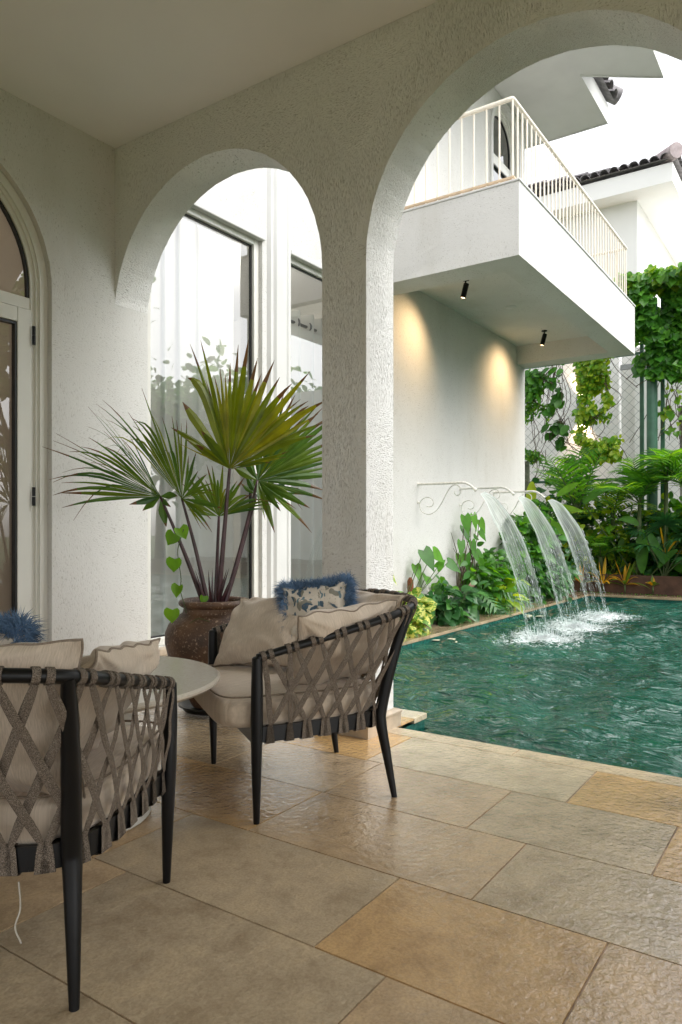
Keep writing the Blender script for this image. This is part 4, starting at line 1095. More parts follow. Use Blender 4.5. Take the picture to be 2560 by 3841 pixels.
palm = thing('fan_palm', 'fan palm with dark petioles and pleated yellow green leaves growing from the urn', 'palm', (UX, UY, .56))
KP = 1100/1568
def pp(a, b): return 150+a*KP, 1200+b*KP             # crop pixel -> photo pixel
def at_t(px, py, t):
    d = _fw+_rt*(px-CX)/F_PX+np.array([0, 0, 1.])*(HOR-py)/F_PX
    return Vector(np.array([0, 0, CAM_H])+d*t)
T0 = 4.24
def fan(hub, th, tips, nseg, tint0, wmul=1.0, seed=0, deep=.62, dr=1.0):
    nseg = max(5, int(nseg*.80))
    """hub crop px, depth th, tips [(x, y, depth)] ordered round the fan"""
    rr = random.Random(seed); m = MB(); H_ = at_t(*pp(*hub), th)
    tp = [at_t(*pp(a, b), c_) for a, b, c_ in tips]
    k = len(tp); viewd = (H_-Vector((0, 0, CAM_H))).normalized()
    segs = []
    for i in range(nseg):
        u = i/(nseg-1)*(k-1); a = min(int(u), k-2); f_ = u-a
        va, vb = tp[a]-H_, tp[a+1]-H_
        la, lb = va.length, vb.length; d = (va.normalized()*(1-f_)+vb.normalized()*f_)
        if d.length < .05: d = va
        d.normalize(); L = (la*(1-f_)+lb*f_)*(rr.uniform(.90, 1.03) if rr.random() < .75 else rr.uniform(.70, .9))
        segs.append((d, L))
    for i, (d, L) in enumerate(segs):
        d0 = segs[max(i-1, 0)][0]; d1 = segs[min(i+1, nseg-1)][0]
        side = (d1-d0); side = side.normalized() if side.length > 1e-4 else d.orthogonal()
        sp = (d1-d0).length/(2 if 0 < i < nseg-1 else 1)
        pts = []; ws = []; ks = 9
        nn = d.cross(side).normalized()
        droop = dr*rr.uniform(.0, .16)*(1 if rr.random() < .8 else 3.2)
        for q in range(ks+1):
            u = q/ks; p = H_+d*L*u+Vector((0, 0, -droop*L*max(0, u-.45)**2*2.2))+nn*.006*math.sin(i*2.1+u*4)
            w_ = sp*L*u*.56 if u < deep*.85 else None
            if w_ is None:
                wb = sp*L*deep*.85*.56; w_ = wb*(1-((u-deep*.85)/(1-deep*.85)))**.8
            pts.append(p); ws.append(min(max(w_*wmul, .0008), .027))
        blade(m, pts, ws, side, .55 if i % 2 else .35, min(.9, max(0, tint0+rr.gauss(0, .12))))
        m.t[-2:] = [1.0, 1.0]
        if rr.random() < .3: m.t[-4:] = [1.0]*4
    o = m.build('leaf', M_PALM, palm)
    return H_
hA = fan((1015, 795), T0, [(865, 585, 4.05), (700, 640, 4.0), (815, 650, 4.1), (600, 437, 4.15), (785, 105, 4.25), (825, 60, 4.3), (862, 40, 4.3), (965, 240, 4.25), (1012, 165, 4.3), (1090, 52, 4.35), (1190, 105, 4.3), (1272, 135, 4.25), (1345, 255, 4.2), (1480, 265, 4.25), (1525, 305, 4.2), (1560, 445, 4.2), (1545, 505, 4.15), (1390, 690, 4.1), (1240, 745, 4.05)], 40, .74, 1.3, 1)
hB = fan((1165, 858), 4.38, [(1020, 770, 4.3), (1180, 520, 4.4), (1305, 350, 4.5), (1365, 335, 4.5), (1470, 395, 4.5), (1540, 400, 4.55), (1600, 470, 4.6), (1640, 560, 4.6), (1650, 660, 4.6), (1640, 740, 4.6), (1620, 830, 4.55), (1510, 960, 4.5), (1440, 940, 4.4), (1445, 1120, 4.4), (1360, 1000, 4.3), (1250, 1120, 4.35), (1170, 1000, 4.3)], 40, .42, 1.1, 2)
hC = fan((760, 955), 4.20, [(270, 370, 4.1), (315, 355, 4.15), (375, 355, 4.2), (450, 352, 4.2), (535, 355, 4.2), (603, 398, 4.25), (680, 460, 4.25), (740, 505, 4.25), (790, 548, 4.2), (850, 740, 4.1), (930, 850, 4.05), (940, 900, 4.05)], 32, .50, .85, 3, dr=1.8)
hD = fan((645, 945), 4.12, [(70, 970, 4.0), (35, 825, 3.95), (5, 738, 3.95), (28, 650, 3.95), (50, 603, 4.0), (125, 608, 4.0), (200, 560, 4.0), (325, 550, 4.05), (240, 455, 4.0), (240, 420, 4.0), (265, 395, 4.05), (360, 520, 4.1), (470, 600, 4.1)], 38, .40, .80, 4, dr=1.8)
hE = fan((958, 1050), 4.32, [(790, 1000, 4.2), (770, 870, 4.3), (830, 760, 4.35), (900, 740, 4.35), (960, 745, 4.35), (1030, 780, 4.35), (1080, 830, 4.35), (1150, 900, 4.35), (1240, 930, 4.3), (1220, 990, 4.3)], 26, .50, 1.0, 5)
hF = fan((1160, 935), 4.50, [(1060, 860, 4.5), (1150, 800, 4.6), (1260, 830, 4.6), (1380, 870, 4.6), (1430, 930, 4.6), (1330, 960, 4.5), (1290, 1000, 4.5)], 16, .35, 1.0, 6)
hG = fan((645, 945), 4.14, [(465, 990, 4.05), (540, 1025, 4.1), (680, 1105, 4.15), (700, 1000, 4.1), (740, 930, 4.1)], 7, .3, .9, 7)
hH = fan((760, 955), 4.19, [(860, 1100, 4.1), (910, 1125, 4.1), (960, 1100, 4.1), (985, 1000, 4.1)], 6, .5, .8, 8)
base = Vector((UX, UY, .56))
def petiole(hub, b0, r0=.0155, r1=.0075, bow=0.0):
    m = MB(); b0 = Vector(b0); side = (hub-b0).cross(Vector((0, 0, 1)))
    mid = b0.lerp(hub, .5)+Vector((0, 0, bow)); m.tube(catmull([b0, mid, hub], 8), list(np.linspace(r0, r1, 17)), 8, up=(0, 0, 1)); m.build('petiole', M_PETI, palm, True)
petiole(hA, base+Vector((.02, .0, 0)), .018, .009); petiole(hB, base+Vector((.04, -.02, 0)), .016, .008, -.02); petiole(hC, base+Vector((-.02, .02, 0)), .015, .007, .03)
petiole(hD, base+Vector((-.03, .03, 0)), .016, .007, .02); petiole(hE, base+Vector((0, .0, 0)), .013, .008); petiole(hF, base+Vector((.05, -.01, 0)), .014, .007, -.02)
for i in range(7):                                      # dry leaf bases round the crown
    a = i*.9; m = MB(); d = Vector((math.cos(a)*.10, math.sin(a)*.10, .26))
    pts = [base+Vector((math.cos(a)*.02, math.sin(a)*.02, 0))+d*u for u in (0, .3, .6, 1)]
    blade(m, pts, [.016, .02, .014, .001], d.orthogonal(), .8, .2); m.build('leaf_base', M_PETI, palm)

# trailing heart-leaved vine
def leafshape(kind):
    if kind == 'heart': return [0, .08, .22, .42, .62, .82, 1], [.34, .50, .52, .45, .31, .13, 0], [-.16, -.10, 0, 0, 0, 0, 0]
    if kind == 'lance': return [0, .12, .3, .55, .8, 1], [.05, .14, .19, .17, .09, 0], [0]*6
    if kind == 'oval': return [0, .1, .3, .55, .8, 1], [.04, .20, .31, .31, .19, 0], [0]*6
    if kind == 'strap': return [0, .2, .5, .8, 1], [.03, .045, .05, .03, 0], [0]*5
    if kind == 'small': return [0, .4, 1], [.05, .34, 0], [0]*3
def leaf(m, p, d, up, L, kind='heart', droop=.3, fold=.25, tint=.5, wm=1.0):
    ts, ws, off = leafshape(kind); p = Vector(p); d = Vector(d).normalized(); up = Vector(up)
    up = up-d*up.dot(d); up = up.normalized() if up.length > 1e-3 else d.orthogonal().normalized()
    s = d.cross(up); vs = []
    for t_, w_, o_ in zip(ts, ws, off):
        c_ = p+d*L*t_-up*0+Vector((0, 0, -droop*L*t_*t_)); ww = w_*L*wm
        vs += [c_-s*ww+up*ww*fold+d*L*o_, c_, c_+s*ww+up*ww*fold+d*L*o_]
    fs = []
    for i in range(len(ts)-1): fs += [(3*i, 3*i+1, 3*i+4, 3*i+3), (3*i+1, 3*i+2, 3*i+5, 3*i+4)]
    m.add(vs, fs, tint)
def rv(rr, s=1.0): return Vector((rr.gauss(0, s), rr.gauss(0, s), rr.gauss(0, s)))
vine = thing('trailing_vine', 'thin vine with bright heart shaped leaves hanging beside the urn', 'vine', (UX-.2, UY+.1, .62))
m = MB(); tv = 4.05
for (a, b, L, dx) in ((655, 2020, .085, -1), (675, 2000, .08, 1), (657, 2115, .085, 0), (673, 2215, .078, 0), (648, 2305, .085, -.3), (765, 2255, .05, 0)):
    p = at_t(a, b-18, tv); d = Vector((0, 0, -1))+Vector(_rt)*dx*.5; leaf(m, p, d+rv(rng, .12), -Vector(_fw)+Vector((0, 0, .2))+rv(rng, .3), L, 'heart', -.1, rng.uniform(.15, .5), rng.random())
m.build('foliage', M_HEART, vine, True)
m = MB(); m.tube(catmull([at_t(a, b, tv) for a, b in ((690, 1985), (668, 2060), (672, 2110), (680, 2170), (678, 2215), (690, 2260), (700, 2300))], 5), .0026, 5); m.tube(catmull([at_t(a, b, tv-.06) for a, b in ((712, 2338), (745, 2320), (765, 2325), (800, 2337), (838, 2345))], 5), .002, 5)
m.build('stem', M_STEM, vine, True)

# ------------------------------------------------------------------ wall spouts and water jets
LE = [(1803, 1852), (1827, 1893), (1853, 1954), (1879, 2010), (1901, 2076), (1926, 2150), (1950, 2240), (1983, 2385)]
RE = [(1817, 1845), (1860, 1867), (1903, 1918), (1940, 1975), (1970, 2038), (1998, 2120), (2026, 2215), (2066, 2378)]
def jet_geo():
    L = catmull([P(a, b, 'x', 7.30) for a, b in LE], 8); Rr = catmull([P(a, b, 'x', 7.20) for a, b in RE], 8)
    return np.array(L), np.array(Rr)
JL, JR = jet_geo()
SP_LAB = ['nearest the porch column', 'in the middle of the row of three', 'farthest from the porch, nearest the wall corner']
sp0 = None
for i in range(3):
    dx = 1.10*i
    t = thing('wall_spout', 'curved white metal water spout with scroll bracket '+SP_LAB[i], 'water spout', (7.25+dx, Y1, 1.4), 'white water spouts on the wall')
    x = 7.25+dx
    m = MB(); m.tube(catmull([(x, Y1+.002, 1.556), (x, 3.70, 1.556), (x, 3.45, 1.556), (x, 3.34, 1.553), (x, 3.27, 1.522), (x, 3.205, 1.468)], 6), .0135, 12)
    m.tube([(x, 3.222, 1.483), (x, 3.20, 1.464)], [.0165, .020], 12); m.lathe([(0, 0), (.03, 0), (.03, .006), (0, .006)], (0, 0, 0), 2)
    m.v = m.v; m.build('pipe', M_SPOUT, t, True, 50)
    m = MB()
    # S scroll under the pipe, in the plane square to the wall
    def spiral(cy, cz, r0, r1, a0, a1, n_=22): return [(x, cy+(r0+(r1-r0)*k/n_)*math.cos(a0+(a1-a0)*k/n_), cz+(r0+(r1-r0)*k/n_)*math.sin(a0+(a1-a0)*k/n_)) for k in range(n_+1)]
    s1 = spiral(3.80, 1.345, .03, .105, R(200), R(-40-270+180), 24)
    low = [(x, 3.785, 1.40), (x, 3.745, 1.405), (x, 3.725, 1.37), (x, 3.745, 1.335), (x, 3.79, 1.33)]
    s_path = [(x, 3.80, 1.31), (x, 3.765, 1.30), (x, 3.725, 1.315), (x, 3.715, 1.355), (x, 3.745, 1.395), (x, 3.80, 1.405), (x, 3.855, 1.385), (x, 3.885, 1.335), (x, 3.875, 1.27), (x, 3.82, 1.225), (x, 3.745, 1.22), (x, 3.67, 1.265), (x, 3.60, 1.36), (x, 3.55, 1.45), (x, 3.50, 1.515), (x, 3.44, 1.535), (x, 3.39, 1.505), (x, 3.38, 1.455), (x, 3.415, 1.42), (x, 3.455, 1.435), (x, 3.46, 1.47)]
    m.tube(catmull([p_ for p_ in s_path], 5), .0055, 8)
    m.tube([(x, Y1+.001, 1.355), (x, 3.885, 1.345)], .006, 8)
    m.build('scroll_bracket', M_SPOUT, t, True, 50)
    for zz in (1.556, 1.355):
        m = MB(); m.tube([(x, Y1+.001, zz), (x, Y1-.006, zz)], .022, 14); m.build('wall_plate', M_SPOUT, t, True, 50)
    # water
    j = thing('water_jet', 'curved sheet of falling water from the spout '+SP_LAB[i], 'water jet', (7.25+dx, 3.2, 1.44), 'water jets falling into the pool')
    m = MB(); nu = 24; k = len(JL); rr = random.Random(40+i); vs = []; uv = []
    for a in range(k):
        for b in range(nu+1):
            u = b/nu; p_ = JL[a]*(1-u)+JR[a]*u; bulge = .028*math.sin(math.pi*u)*min(1, a/10)
            wv = .008*math.sin(a*.35+u*9+i)*min(1, a/12)
            vs.append((p_[0]+dx-bulge+wv, p_[1], p_[2]+.004*math.sin(u*20+a*.3))); uv.append((u, a/(k-1)+i*0.0))
    m.add(vs, [(a*(nu+1)+b, (a+1)*(nu+1)+b, (a+1)*(nu+1)+b+1, a*(nu+1)+b+1) for a in range(k-1) for b in range(nu)])
    m.uv = [(u_, v_) for u_, v_ in uv]
    m.build('water_sheet', M_JET, j, True)
    m = MB()                                                     # strands and drops in the broken lower part
    for q in range(330):
        a = int((k-1)*(1-rr.random()**1.6*.55)); u = rr.random(); u = u if rr.random() < .5 else rr.choice((.02, .97))+rr.gauss(0, .02)
        p_ = JL[a]*(1-u)+JR[a]*u; a2 = min(a+1, k-1); dd = Vector(JL[a2]-JL[a2-1])*(1-u)+Vector(JR[a2]-JR[a2-1])*u; dd.normalize()
        c_ = Vector(p_)+Vector((dx+rr.gauss(0, .03), rr.gauss(0, .012), rr.gauss(0, .02))); L = rr.uniform(.012, .07); r_ = rr.uniform(.0008, .0022)
        if c_.z < WZ: continue
        m.tube([c_, c_+dd*L*.5, c_+dd*L], [r_*.4, r_, r_*.4], 5, False)
    ws_ = m.build('water_strands', M_FOAM, j, True); ws_['kind'] = 'stuff'
    m = MB(); fx, fy = FOAM[i][0], FOAM[i][1]
    for q in range(480):
        ra = abs(rr.gauss(0, 1))*.42; th = rr.uniform(0, 6.283); X_ = fx+ra*.33*math.cos(th); Y_ = fy+ra*.42*math.sin(th); r_ = rr.uniform(.003, .011)*(1-.45*min(1, ra))
        Z_ = WZ+abs(rr.gauss(0, .018))*max(.15, 1-ra)+.003
        vs = [(X_+r_, Y_, Z_), (X_-r_, Y_, Z_), (X_, Y_+r_*1.3, Z_), (X_, Y_-r_*1.3, Z_), (X_, Y_, Z_+r_*.6), (X_, Y_, Z_-r_*.5)]
        m.add(vs, [(0, 2, 4), (2, 1, 4), (1, 3, 4), (3, 0, 4), (2, 0, 5), (1, 2, 5), (3, 1, 5), (0, 3, 5)])
    for q in range(160):
        ra = abs(rr.gauss(0, .3)); th = rr.uniform(0, 6.283); h_ = rr.uniform(.01, .10); r_ = rr.uniform(.0015, .004)
        c_ = Vector((fx+ra*math.cos(th)*.5, fy+ra*math.sin(th)*.6, WZ)); m.tube([c_, c_+Vector((math.cos(th)*.02, math.sin(th)*.02, h_))], [r_, r_*.3], 5, False)
    m.build('splash_foam', M_FOAM, j, True)

# ------------------------------------------------------------------ foliage builders
GREENS = {'leaf': M_LEAF, 'dark': M_LEAFD, 'yellow': M_LEAFY, 'varie': M_VARIE, 'orange': M_ORANGE}
def plant(name, label, cat, loc, group=None): return thing(name, label, cat, loc, group)
def shrub(name, label, cat, c, size, n, kind, L, mtl, seed, group=None, tint=(.2, .9), stems=7, face=None, droop=.35, wm=1.0, stem_r=.006, base=None, sm=M_STEM, shell=.4):
    """leafy plant: leaves along curved stems filling an uneven volume"""
    rr = random.Random(seed); c = Vector(c); bx = Vector(base) if base else Vector((c.x, c.y, c.z-size[2]))
    t = thing(name, label, cat, bx, group); ms, ml = MB(), MB(); ends = []
    for k in range(stems):
        e = c+Vector((rr.uniform(-1, 1)*size[0], rr.uniform(-1, 1)*size[1], rr.uniform(-.3, 1)*size[2]))
        mid = bx.lerp(e, .5)+Vector((rr.gauss(0, .15)*size[0], rr.gauss(0, .15)*size[1], .2*size[2])); pts = catmull([bx+Vector((rr.gauss(0, .1)*size[0], rr.gauss(0, .1)*size[1], 0)), mid, e], 5)
        ms.tube(pts, list(np.linspace(stem_r, stem_r*.4, len(pts))), 5, False); ends.append(pts)
    ms.build('stem', sm, t, True)
    for k in range(n):
        pts = rr.choice(ends); q = pts[min(len(pts)-1, int(len(pts)*(rr.random()**.6)))]
        p = Vector(q)+Vector((rr.gauss(0, .33)*size[0], rr.gauss(0, .33)*size[1], rr.gauss(0, .33)*size[2]))
        if rr.random() < shell:
            v = rv(rr).normalized(); p = c+Vector((v.x*size[0], v.y*size[1], v.z*size[2]))*rr.uniform(.75, 1.05)
        if p.z < bx.z+.02: p.z = bx.z+.02+rr.random()*.1
        if mnoise.noise(p*2.4/max(.3, max(size))+Vector((seed, 0, 0))) < -.22: continue
        d = (p-c); d = Vector((d.x/size[0], d.y/size[1], d.z/size[2]))*.6+rv(rr, .55)
        if face: d += Vector(face)*.6
        up = Vector((0, 0, 1))+rv(rr, .45)+(Vector(face)*.8 if face else Vector((0, 0, 0)))
        leaf(ml, p, d, up, L*rr.uniform(.6, 1.2), kind, droop, rr.uniform(.1, .35), rr.uniform(*tint), wm)
    ml.build('foliage', mtl, t, True)
    return t
def frond(m, ms, base_, d, L, n, lL, droop=.5, tint=(.2, .7), seed=0, w_=.05, vang=55, rise=.3):
    """pinnate frond"""
    rr = random.Random(seed); p0 = Vector(base_); d = Vector(d).normalized(); pts = []
    for i in range(n+1):
        u = i/n; pts.append(p0+d*L*u+Vector((0, 0, -droop*L*u*u)))
    ms.tube(pts, list(np.linspace(.010*L, .002, n+1)), 5, False)
    for i in range(2, n+1):
        u = i/n; tt = (pts[i]-pts[i-1]).normalized(); s = tt.cross(Vector((0, 0, 1))); s = s.normalized() if s.length > .05 else tt.orthogonal().normalized()
        upn = s.cross(tt).normalized(); ll = lL*(math.sin(math.pi*min(1, .12+u*.85))**.6)*rr.uniform(.85, 1.1)
        for sg in (-1, 1):
            dd = (tt*math.cos(R(vang))+s*sg*math.sin(R(vang))+upn*rise).normalized()
            leaf(m, pts[i], dd, upn+s*sg*-.3, ll, 'strap', rr.uniform(.15, .45), .5, rr.uniform(*tint), w_/.05)
def palm_plant(name, label, loc, n, L, seed, group=None, mtl=M_LEAF, trunk=.0, tint=(.2, .8), lL=.28, droop=.5, elev=(35, 85), az=None, nl=20, w_=.05):
    rr = random.Random(seed); t = thing(name, label, 'palm', loc, group); m, ms = MB(), MB(); top = Vector(loc)+Vector((0, 0, trunk))
    if trunk: ms.tube([Vector(loc), Vector(loc)+Vector((.01, .01, trunk*.5)), top], [.05, .04, .03], 8)
    for i in range(n):
        a = (az[0]+(az[1]-az[0])*i/max(1, n-1) if az else 360*i/n)+rr.gauss(0, 12); e = rr.uniform(*elev)
        d = (math.cos(R(a))*math.cos(R(e)), math.sin(R(a))*math.cos(R(e)), math.sin(R(e)))
        frond(m, ms, top, d, L*rr.uniform(.8, 1.1), nl, lL, droop*rr.uniform(.6, 1.3), tint, seed*31+i, w_)
    ms.build('stem', M_STEM, t, True); m.build('foliage', mtl, t, True); return t
def fan_plant(name, label, loc, fans, seed, group=None, mtl=M_LEAF, r=.32):
    """small fan palm: each fan given as (dx, dy, height, pitch)"""
    rr = random.Random(seed); t = thing(name, label, 'palm', loc, group); m, ms = MB(), MB(); b = Vector(loc)
    for dx, dy, hz in fans:
        hub = b+Vector((dx, dy, hz)); ms.tube(catmull([b, b.lerp(hub, .5)+Vector((0, 0, .06)), hub], 4), [.009]*9, 5, False)
        ax = (hub-b).normalized(); ax = Vector((ax.x*1.2, ax.y*1.2, ax.z*.3-.15)).normalized(); s = ax.cross(Vector((0, 0, 1))).normalized(); upn = s.cross(ax).normalized()
        for i in range(22):
            a = R(-125+250*i/21); d = ax*math.cos(a)+s*math.sin(a)+upn*.12
            leaf(m, hub, d, upn, r*rr.uniform(.8, 1.05), 'strap', rr.uniform(.15, .5), .5, rr.uniform(.1, .6), 1.25)
    ms.build('stem', M_STEM, t, True); m.build('foliage', mtl, t, True); return t
def monstera(name, label, loc, leaves, seed, mtl=M_LEAFD):
    rr = random.Random(seed); t = thing(name, label, 'plant', loc); m, ms = MB(), MB(); b = Vector(loc)
    for (p, d, L) in leaves:
        p = Vector(p); d = Vector(d).normalized(); up = Vector((-.5, -.5, .7))+rv(rr, .15); up = (up-d*up.dot(d)).normalized(); s = d.cross(up)
        ms.tube(catmull([b, b.lerp(p, .5)+Vector((0, 0, .08)), p], 4), [.008]*9, 5, False)
        K = 7; tint = rr.uniform(.3, .9)
        mid = lambda u: p+d*L*u+Vector((0, 0, -.25*L*u*u))
        for k in range(K):
            u0, u1 = k/K, (k+.80)/K
            wv = math.sin(math.pi*min(1, .18+.80*(k+.5)/K))**.7*L*.52
            for sg in (-1, 1):
                a, b2 = mid(u0), mid(u1); tip = mid(min(1, (u0+u1)/2+.16))+s*sg*wv-Vector((0, 0, wv*.3)); q1 = a.lerp(tip, .65)-d*L*.025; q2 = b2.lerp(tip, .65)+d*L*.02
                m.add([a, b2, q2, tip, q1], [(0, 1, 2, 3, 4)] if sg > 0 else [(4, 3, 2, 1, 0)], tint)
                if k < K-1: m.add([b2, mid((k+1)/K), q2.lerp(b2, .75)], [(0, 1, 2)], tint)
    ms.build('stem', M_STEM, t, True); m.build('foliage', mtl, t); return t
def bigleaf(m, p, d, up, L, W_, tint, droop=.3, n=16, zig=.10):
    p = Vector(p); d = Vector(d).normalized(); up = Vector(up); up = (up-d*up.dot(d)).normalized(); s = d.cross(up); vs = []
    for i in range(n*2+1):
        u = i/(2*n); w_ = W_*math.sin(math.pi*min(1, (u*.94+.05)))**.6; c_ = p+d*L*u+Vector((0, 0, -droop*L*u*u)); w_ *= 1 if i % 2 else 1-zig
        z_ = .012*L*(1 if i % 2 else -1)
        vs += [c_-s*w_+up*w_*.15+up*z_-d*w_*.3*0, c_, c_+s*w_+up*w_*.15+up*z_]
    fs = []
    for i in range(2*n): fs += [(3*i, 3*i+1, 3*i+4, 3*i+3), (3*i+1, 3*i+2, 3*i+5, 3*i+4)]
    m.add(vs, fs, tint)

# plants along the spout wall (strip y 3.4 .. 3.9)
face = (-.55, -.8, .1)
shrub('golden_pothos', 'low golden pothos with yellow green mottled leaves beside the porch column', 'plant', (6.32, 3.60, .17), (.50, .22, .18), 380, 'heart', .13, M_VARIE, 101, face=face, tint=(.3, 1), base=(6.32, 3.7, .0))
shrub('golden_pothos', 'mottled pothos climbing the brown coir pole against the white wall', 'plant', (6.12, 3.80, .52), (.14, .08, .40), 42, 'heart', .15, M_VARIE, 102, face=face, tint=(.2, 1), base=(6.12, 3.8, 0))
mb = MB(); q = P(1540, 2200, 'y', 3.84); mb.tube([(q[0], 3.84, 0), (q[0]+.01, 3.84, .2), (q[0], 3.84, q[2]+.06), (q[0], 3.84, q[2]+.10)], [.034, .038, .034, .012], 12)
tag(mb.build('coir_pole', M_COIR, None, True), 'shaggy brown coir pole standing behind the armchair rail', 'pole')
def px_leaves(name, label, cat, yp, spec, mtl, kind, seed, base, tint=(.2, .8), group=None, stem_m=M_STEM, droop=.15, wm=1.0):
    """individually placed leaves of one climbing plant on the wall"""
    rr = random.Random(seed); t = thing(name, label, cat, base, group); m, ms = MB(), MB(); b = Vector(base)
    for (px, py, L, dx, dz) in spec:
        yy = yp-rr.uniform(.02, .16); p = Vector(P(px, py, 'y', yy)); s3 = Vector((.9*dx, -.35+rr.gauss(0, .15), dz))
        leaf(m, p, s3, Vector((-.55, -.75, .35))+rv(rr, .2), L, kind, droop, .12, rr.uniform(*tint), wm)
        ms.tube(catmull([Vector((b.x+rr.gauss(0, .03), b.y, b.z+rr.random()*.2)), b.lerp(p, .55)+Vector((rr.gauss(0, .04), 0, .03)), p], 4), .0045, 5, False)
    ms.build('stem', stem_m, t, True); m.build('foliage', mtl, t, True); return t
px_leaves('philodendron', 'philodendron with long glossy paddle leaves on the white wall left of the jets', 'plant', 3.9,
          [(1590, 2065, .24, .15, -1), (1625, 2070, .20, .8, -.45), (1600, 2160, .19, -.9, -.3), (1640, 2130, .16, .5, .6), (1640, 2185, .30, .7, -.75), (1560, 2120, .16, -.2, -.9), (1650, 2240, .22, .8, -.5), (1680, 2110, .2, .75, -.5), (1700, 2200, .18, -.5, -.3), (1570, 2230, .18, -.5, -.6), (1670, 2300, .22, .9, -.6), (1590, 2290, .2, .2, -.9)],
          M_LEAF, 'heart', 103, (6.75, 3.86, 0), (.3, .85), wm=.72)
px_leaves('arrowhead_climber', 'climbing arrowhead vine with bare twiggy stems under the middle spout', 'plant', 3.9,
          [(1745, 1935, .22, .1, -1), (1775, 1930, .20, .15, -1), (1740, 1975, .20, -.1, -1), (1800, 1950, .18, .5, -.9), (1730, 2030, .18, -.3, -.9), (1770, 2030, .18, .2, -1), (1800, 1990, .16, .6, -.8), (1725, 2080, .17, -.5, -.7), (1750, 2080, .19, .1, -1), (1785, 2070, .22, .3, -.9), (1760, 2120, .22, .2, -1), (1800, 2120, .2, .6, -.6), (1735, 2150, .18, -.4, -.8), (1820, 2070, .18, .8, -.2), (1850, 2120, .2, .8, -.5), (1800, 2170, .2, .1, -1), (1760, 2200, .2, -.2, -1)],
          M_LEAF, 'heart', 104, (8.15, 3.86, 0), (.2, .8), stem_m=M_BARK, wm=.6)
rr = random.Random(9); mb = MB()
for k in range(11):
    a = Vector(P(1745+rr.uniform(-25, 45), 2200+rr.uniform(-40, 30), 'y', 3.85)); b_ = Vector(P(1740+rr.uniform(-60, 90), 1960+rr.uniform(-60, 120), 'y', 3.82))
    mb.tube(catmull([a, a.lerp(b_, .5)+Vector((rr.gauss(0, .05), 0, rr.gauss(0, .03))), b_], 4), list(np.linspace(.008, .0025, 9)), 5, False)
tag(mb.build('bare_twigs', M_BARK, None, True), 'tangle of bare brown twigs rising against the white wall', 'twigs')
q = P(1740, 2235, 'y', 3.62); mb = MB(); rr = random.Random(4)
for k in range(9): mb.tube(catmull([(q[0]-.25+rr.gauss(0, .03), q[1]+rr.gauss(0, .02), q[2]-.10+rr.gauss(0, .02)), (q[0]+rr.gauss(0, .02), q[1], q[2]+rr.gauss(0, .02)), (q[0]+.33+rr.gauss(0, .04), q[1]+.03, q[2]+.11+rr.gauss(0, .03))], 4), rr.uniform(.006, .012), 5)
tag(mb.build('driftwood', plain('dry_wood', (.24, .15, .10), .8, noise=(60, .4)), None, True), 'bundle of dry driftwood lying among the wall plants', 'driftwood')
mb = MB()
for (px, py, s) in ((1635, 2250, .10), (1620, 2290, .09), (1600, 2330, .11), (1660, 2330, .07)):
    q = Vector(P(px, py, 'y', 3.84)); bm_v = []; n_ = 10
    prof = [(0, -s)]+[(s*math.cos(a)*1.0, s*math.sin(a)) for a in [R(-60), R(-30), 0, R(30), R(60)]]+[(0, s)]
    mb.lathe([(max(r_, .001), z_*.9) for r_, z_ in prof], q, 14, wob=lambda th, z: .15*math.sin(3*th+z*30))
tag(mb.build('white_rocks', M_STONE, None, True), 'pale rocks heaped at the foot of the wall behind the pothos', 'rocks')
shrub('leafy_shrub', 'glossy dark green shrub at the pool edge left of the monstera', 'shrub', (7.45, 3.62, .17), (.42, .22, .20), 330, 'oval', .15, M_LEAFD, 105, face=face, base=(7.45, 3.72, 0), tint=(.2, 1))
mo = []
rr = random.Random(12)
for (px, py, L) in ((1800, 2225, .34), (1840, 2195, .34), (1880, 2215, .36), (1850, 2260, .34), (1815, 2270, .32), (1900, 2180, .34), (1930, 2230, .34), (1870, 2300, .30), (1925, 2275, .3)):
    p = P(px-15, py-20, 'y', 3.72-rr.uniform(0, .15)); mo.append((p, (.15+rr.gauss(0, .3), -.9, -.25+rr.gauss(0, .2)), L))
monstera('monstera', 'monstera with deeply cut dark leaves at the pool edge under the first jet', (8.4, 3.75, 0), mo, 106)
shrub('leafy_shrub', 'mixed mid green shrub low on the wall behind the first jet', 'shrub', (8.75, 3.68, .38), (.55, .20, .36), 380, 'lance', .19, M_LEAF, 107, face=face, base=(8.75, 3.75, 0), tint=(.1, .9), wm=1.2)
shrub('golden_pothos', 'yellow striped leaves hanging over the coping beneath the first jet', 'plant', (9.0, 3.50, .22), (.35, .10, .18), 46, 'lance', .24, M_LEAFY, 108, face=face, base=(9.0, 3.6, 0), tint=(.5, 1))
shrub('climbing_shrub', 'tall dense green climber at the white wall corner behind the middle jet', 'shrub', (10.1, 3.70, .72), (.60, .20, .62), 800, 'oval', .17, M_LEAF, 109, face=face, base=(10.1, 3.78, 0), tint=(.0, .8))
shrub('leafy_shrub', 'low feathery green shrub at the coping corner of the pool', 'shrub', (10.9, 3.66, .30), (.7, .25, .30), 700, 'lance', .15, M_LEAFD, 110, face=face, base=(10.9, 3.7, 0), tint=(.2, 1), wm=1.3)
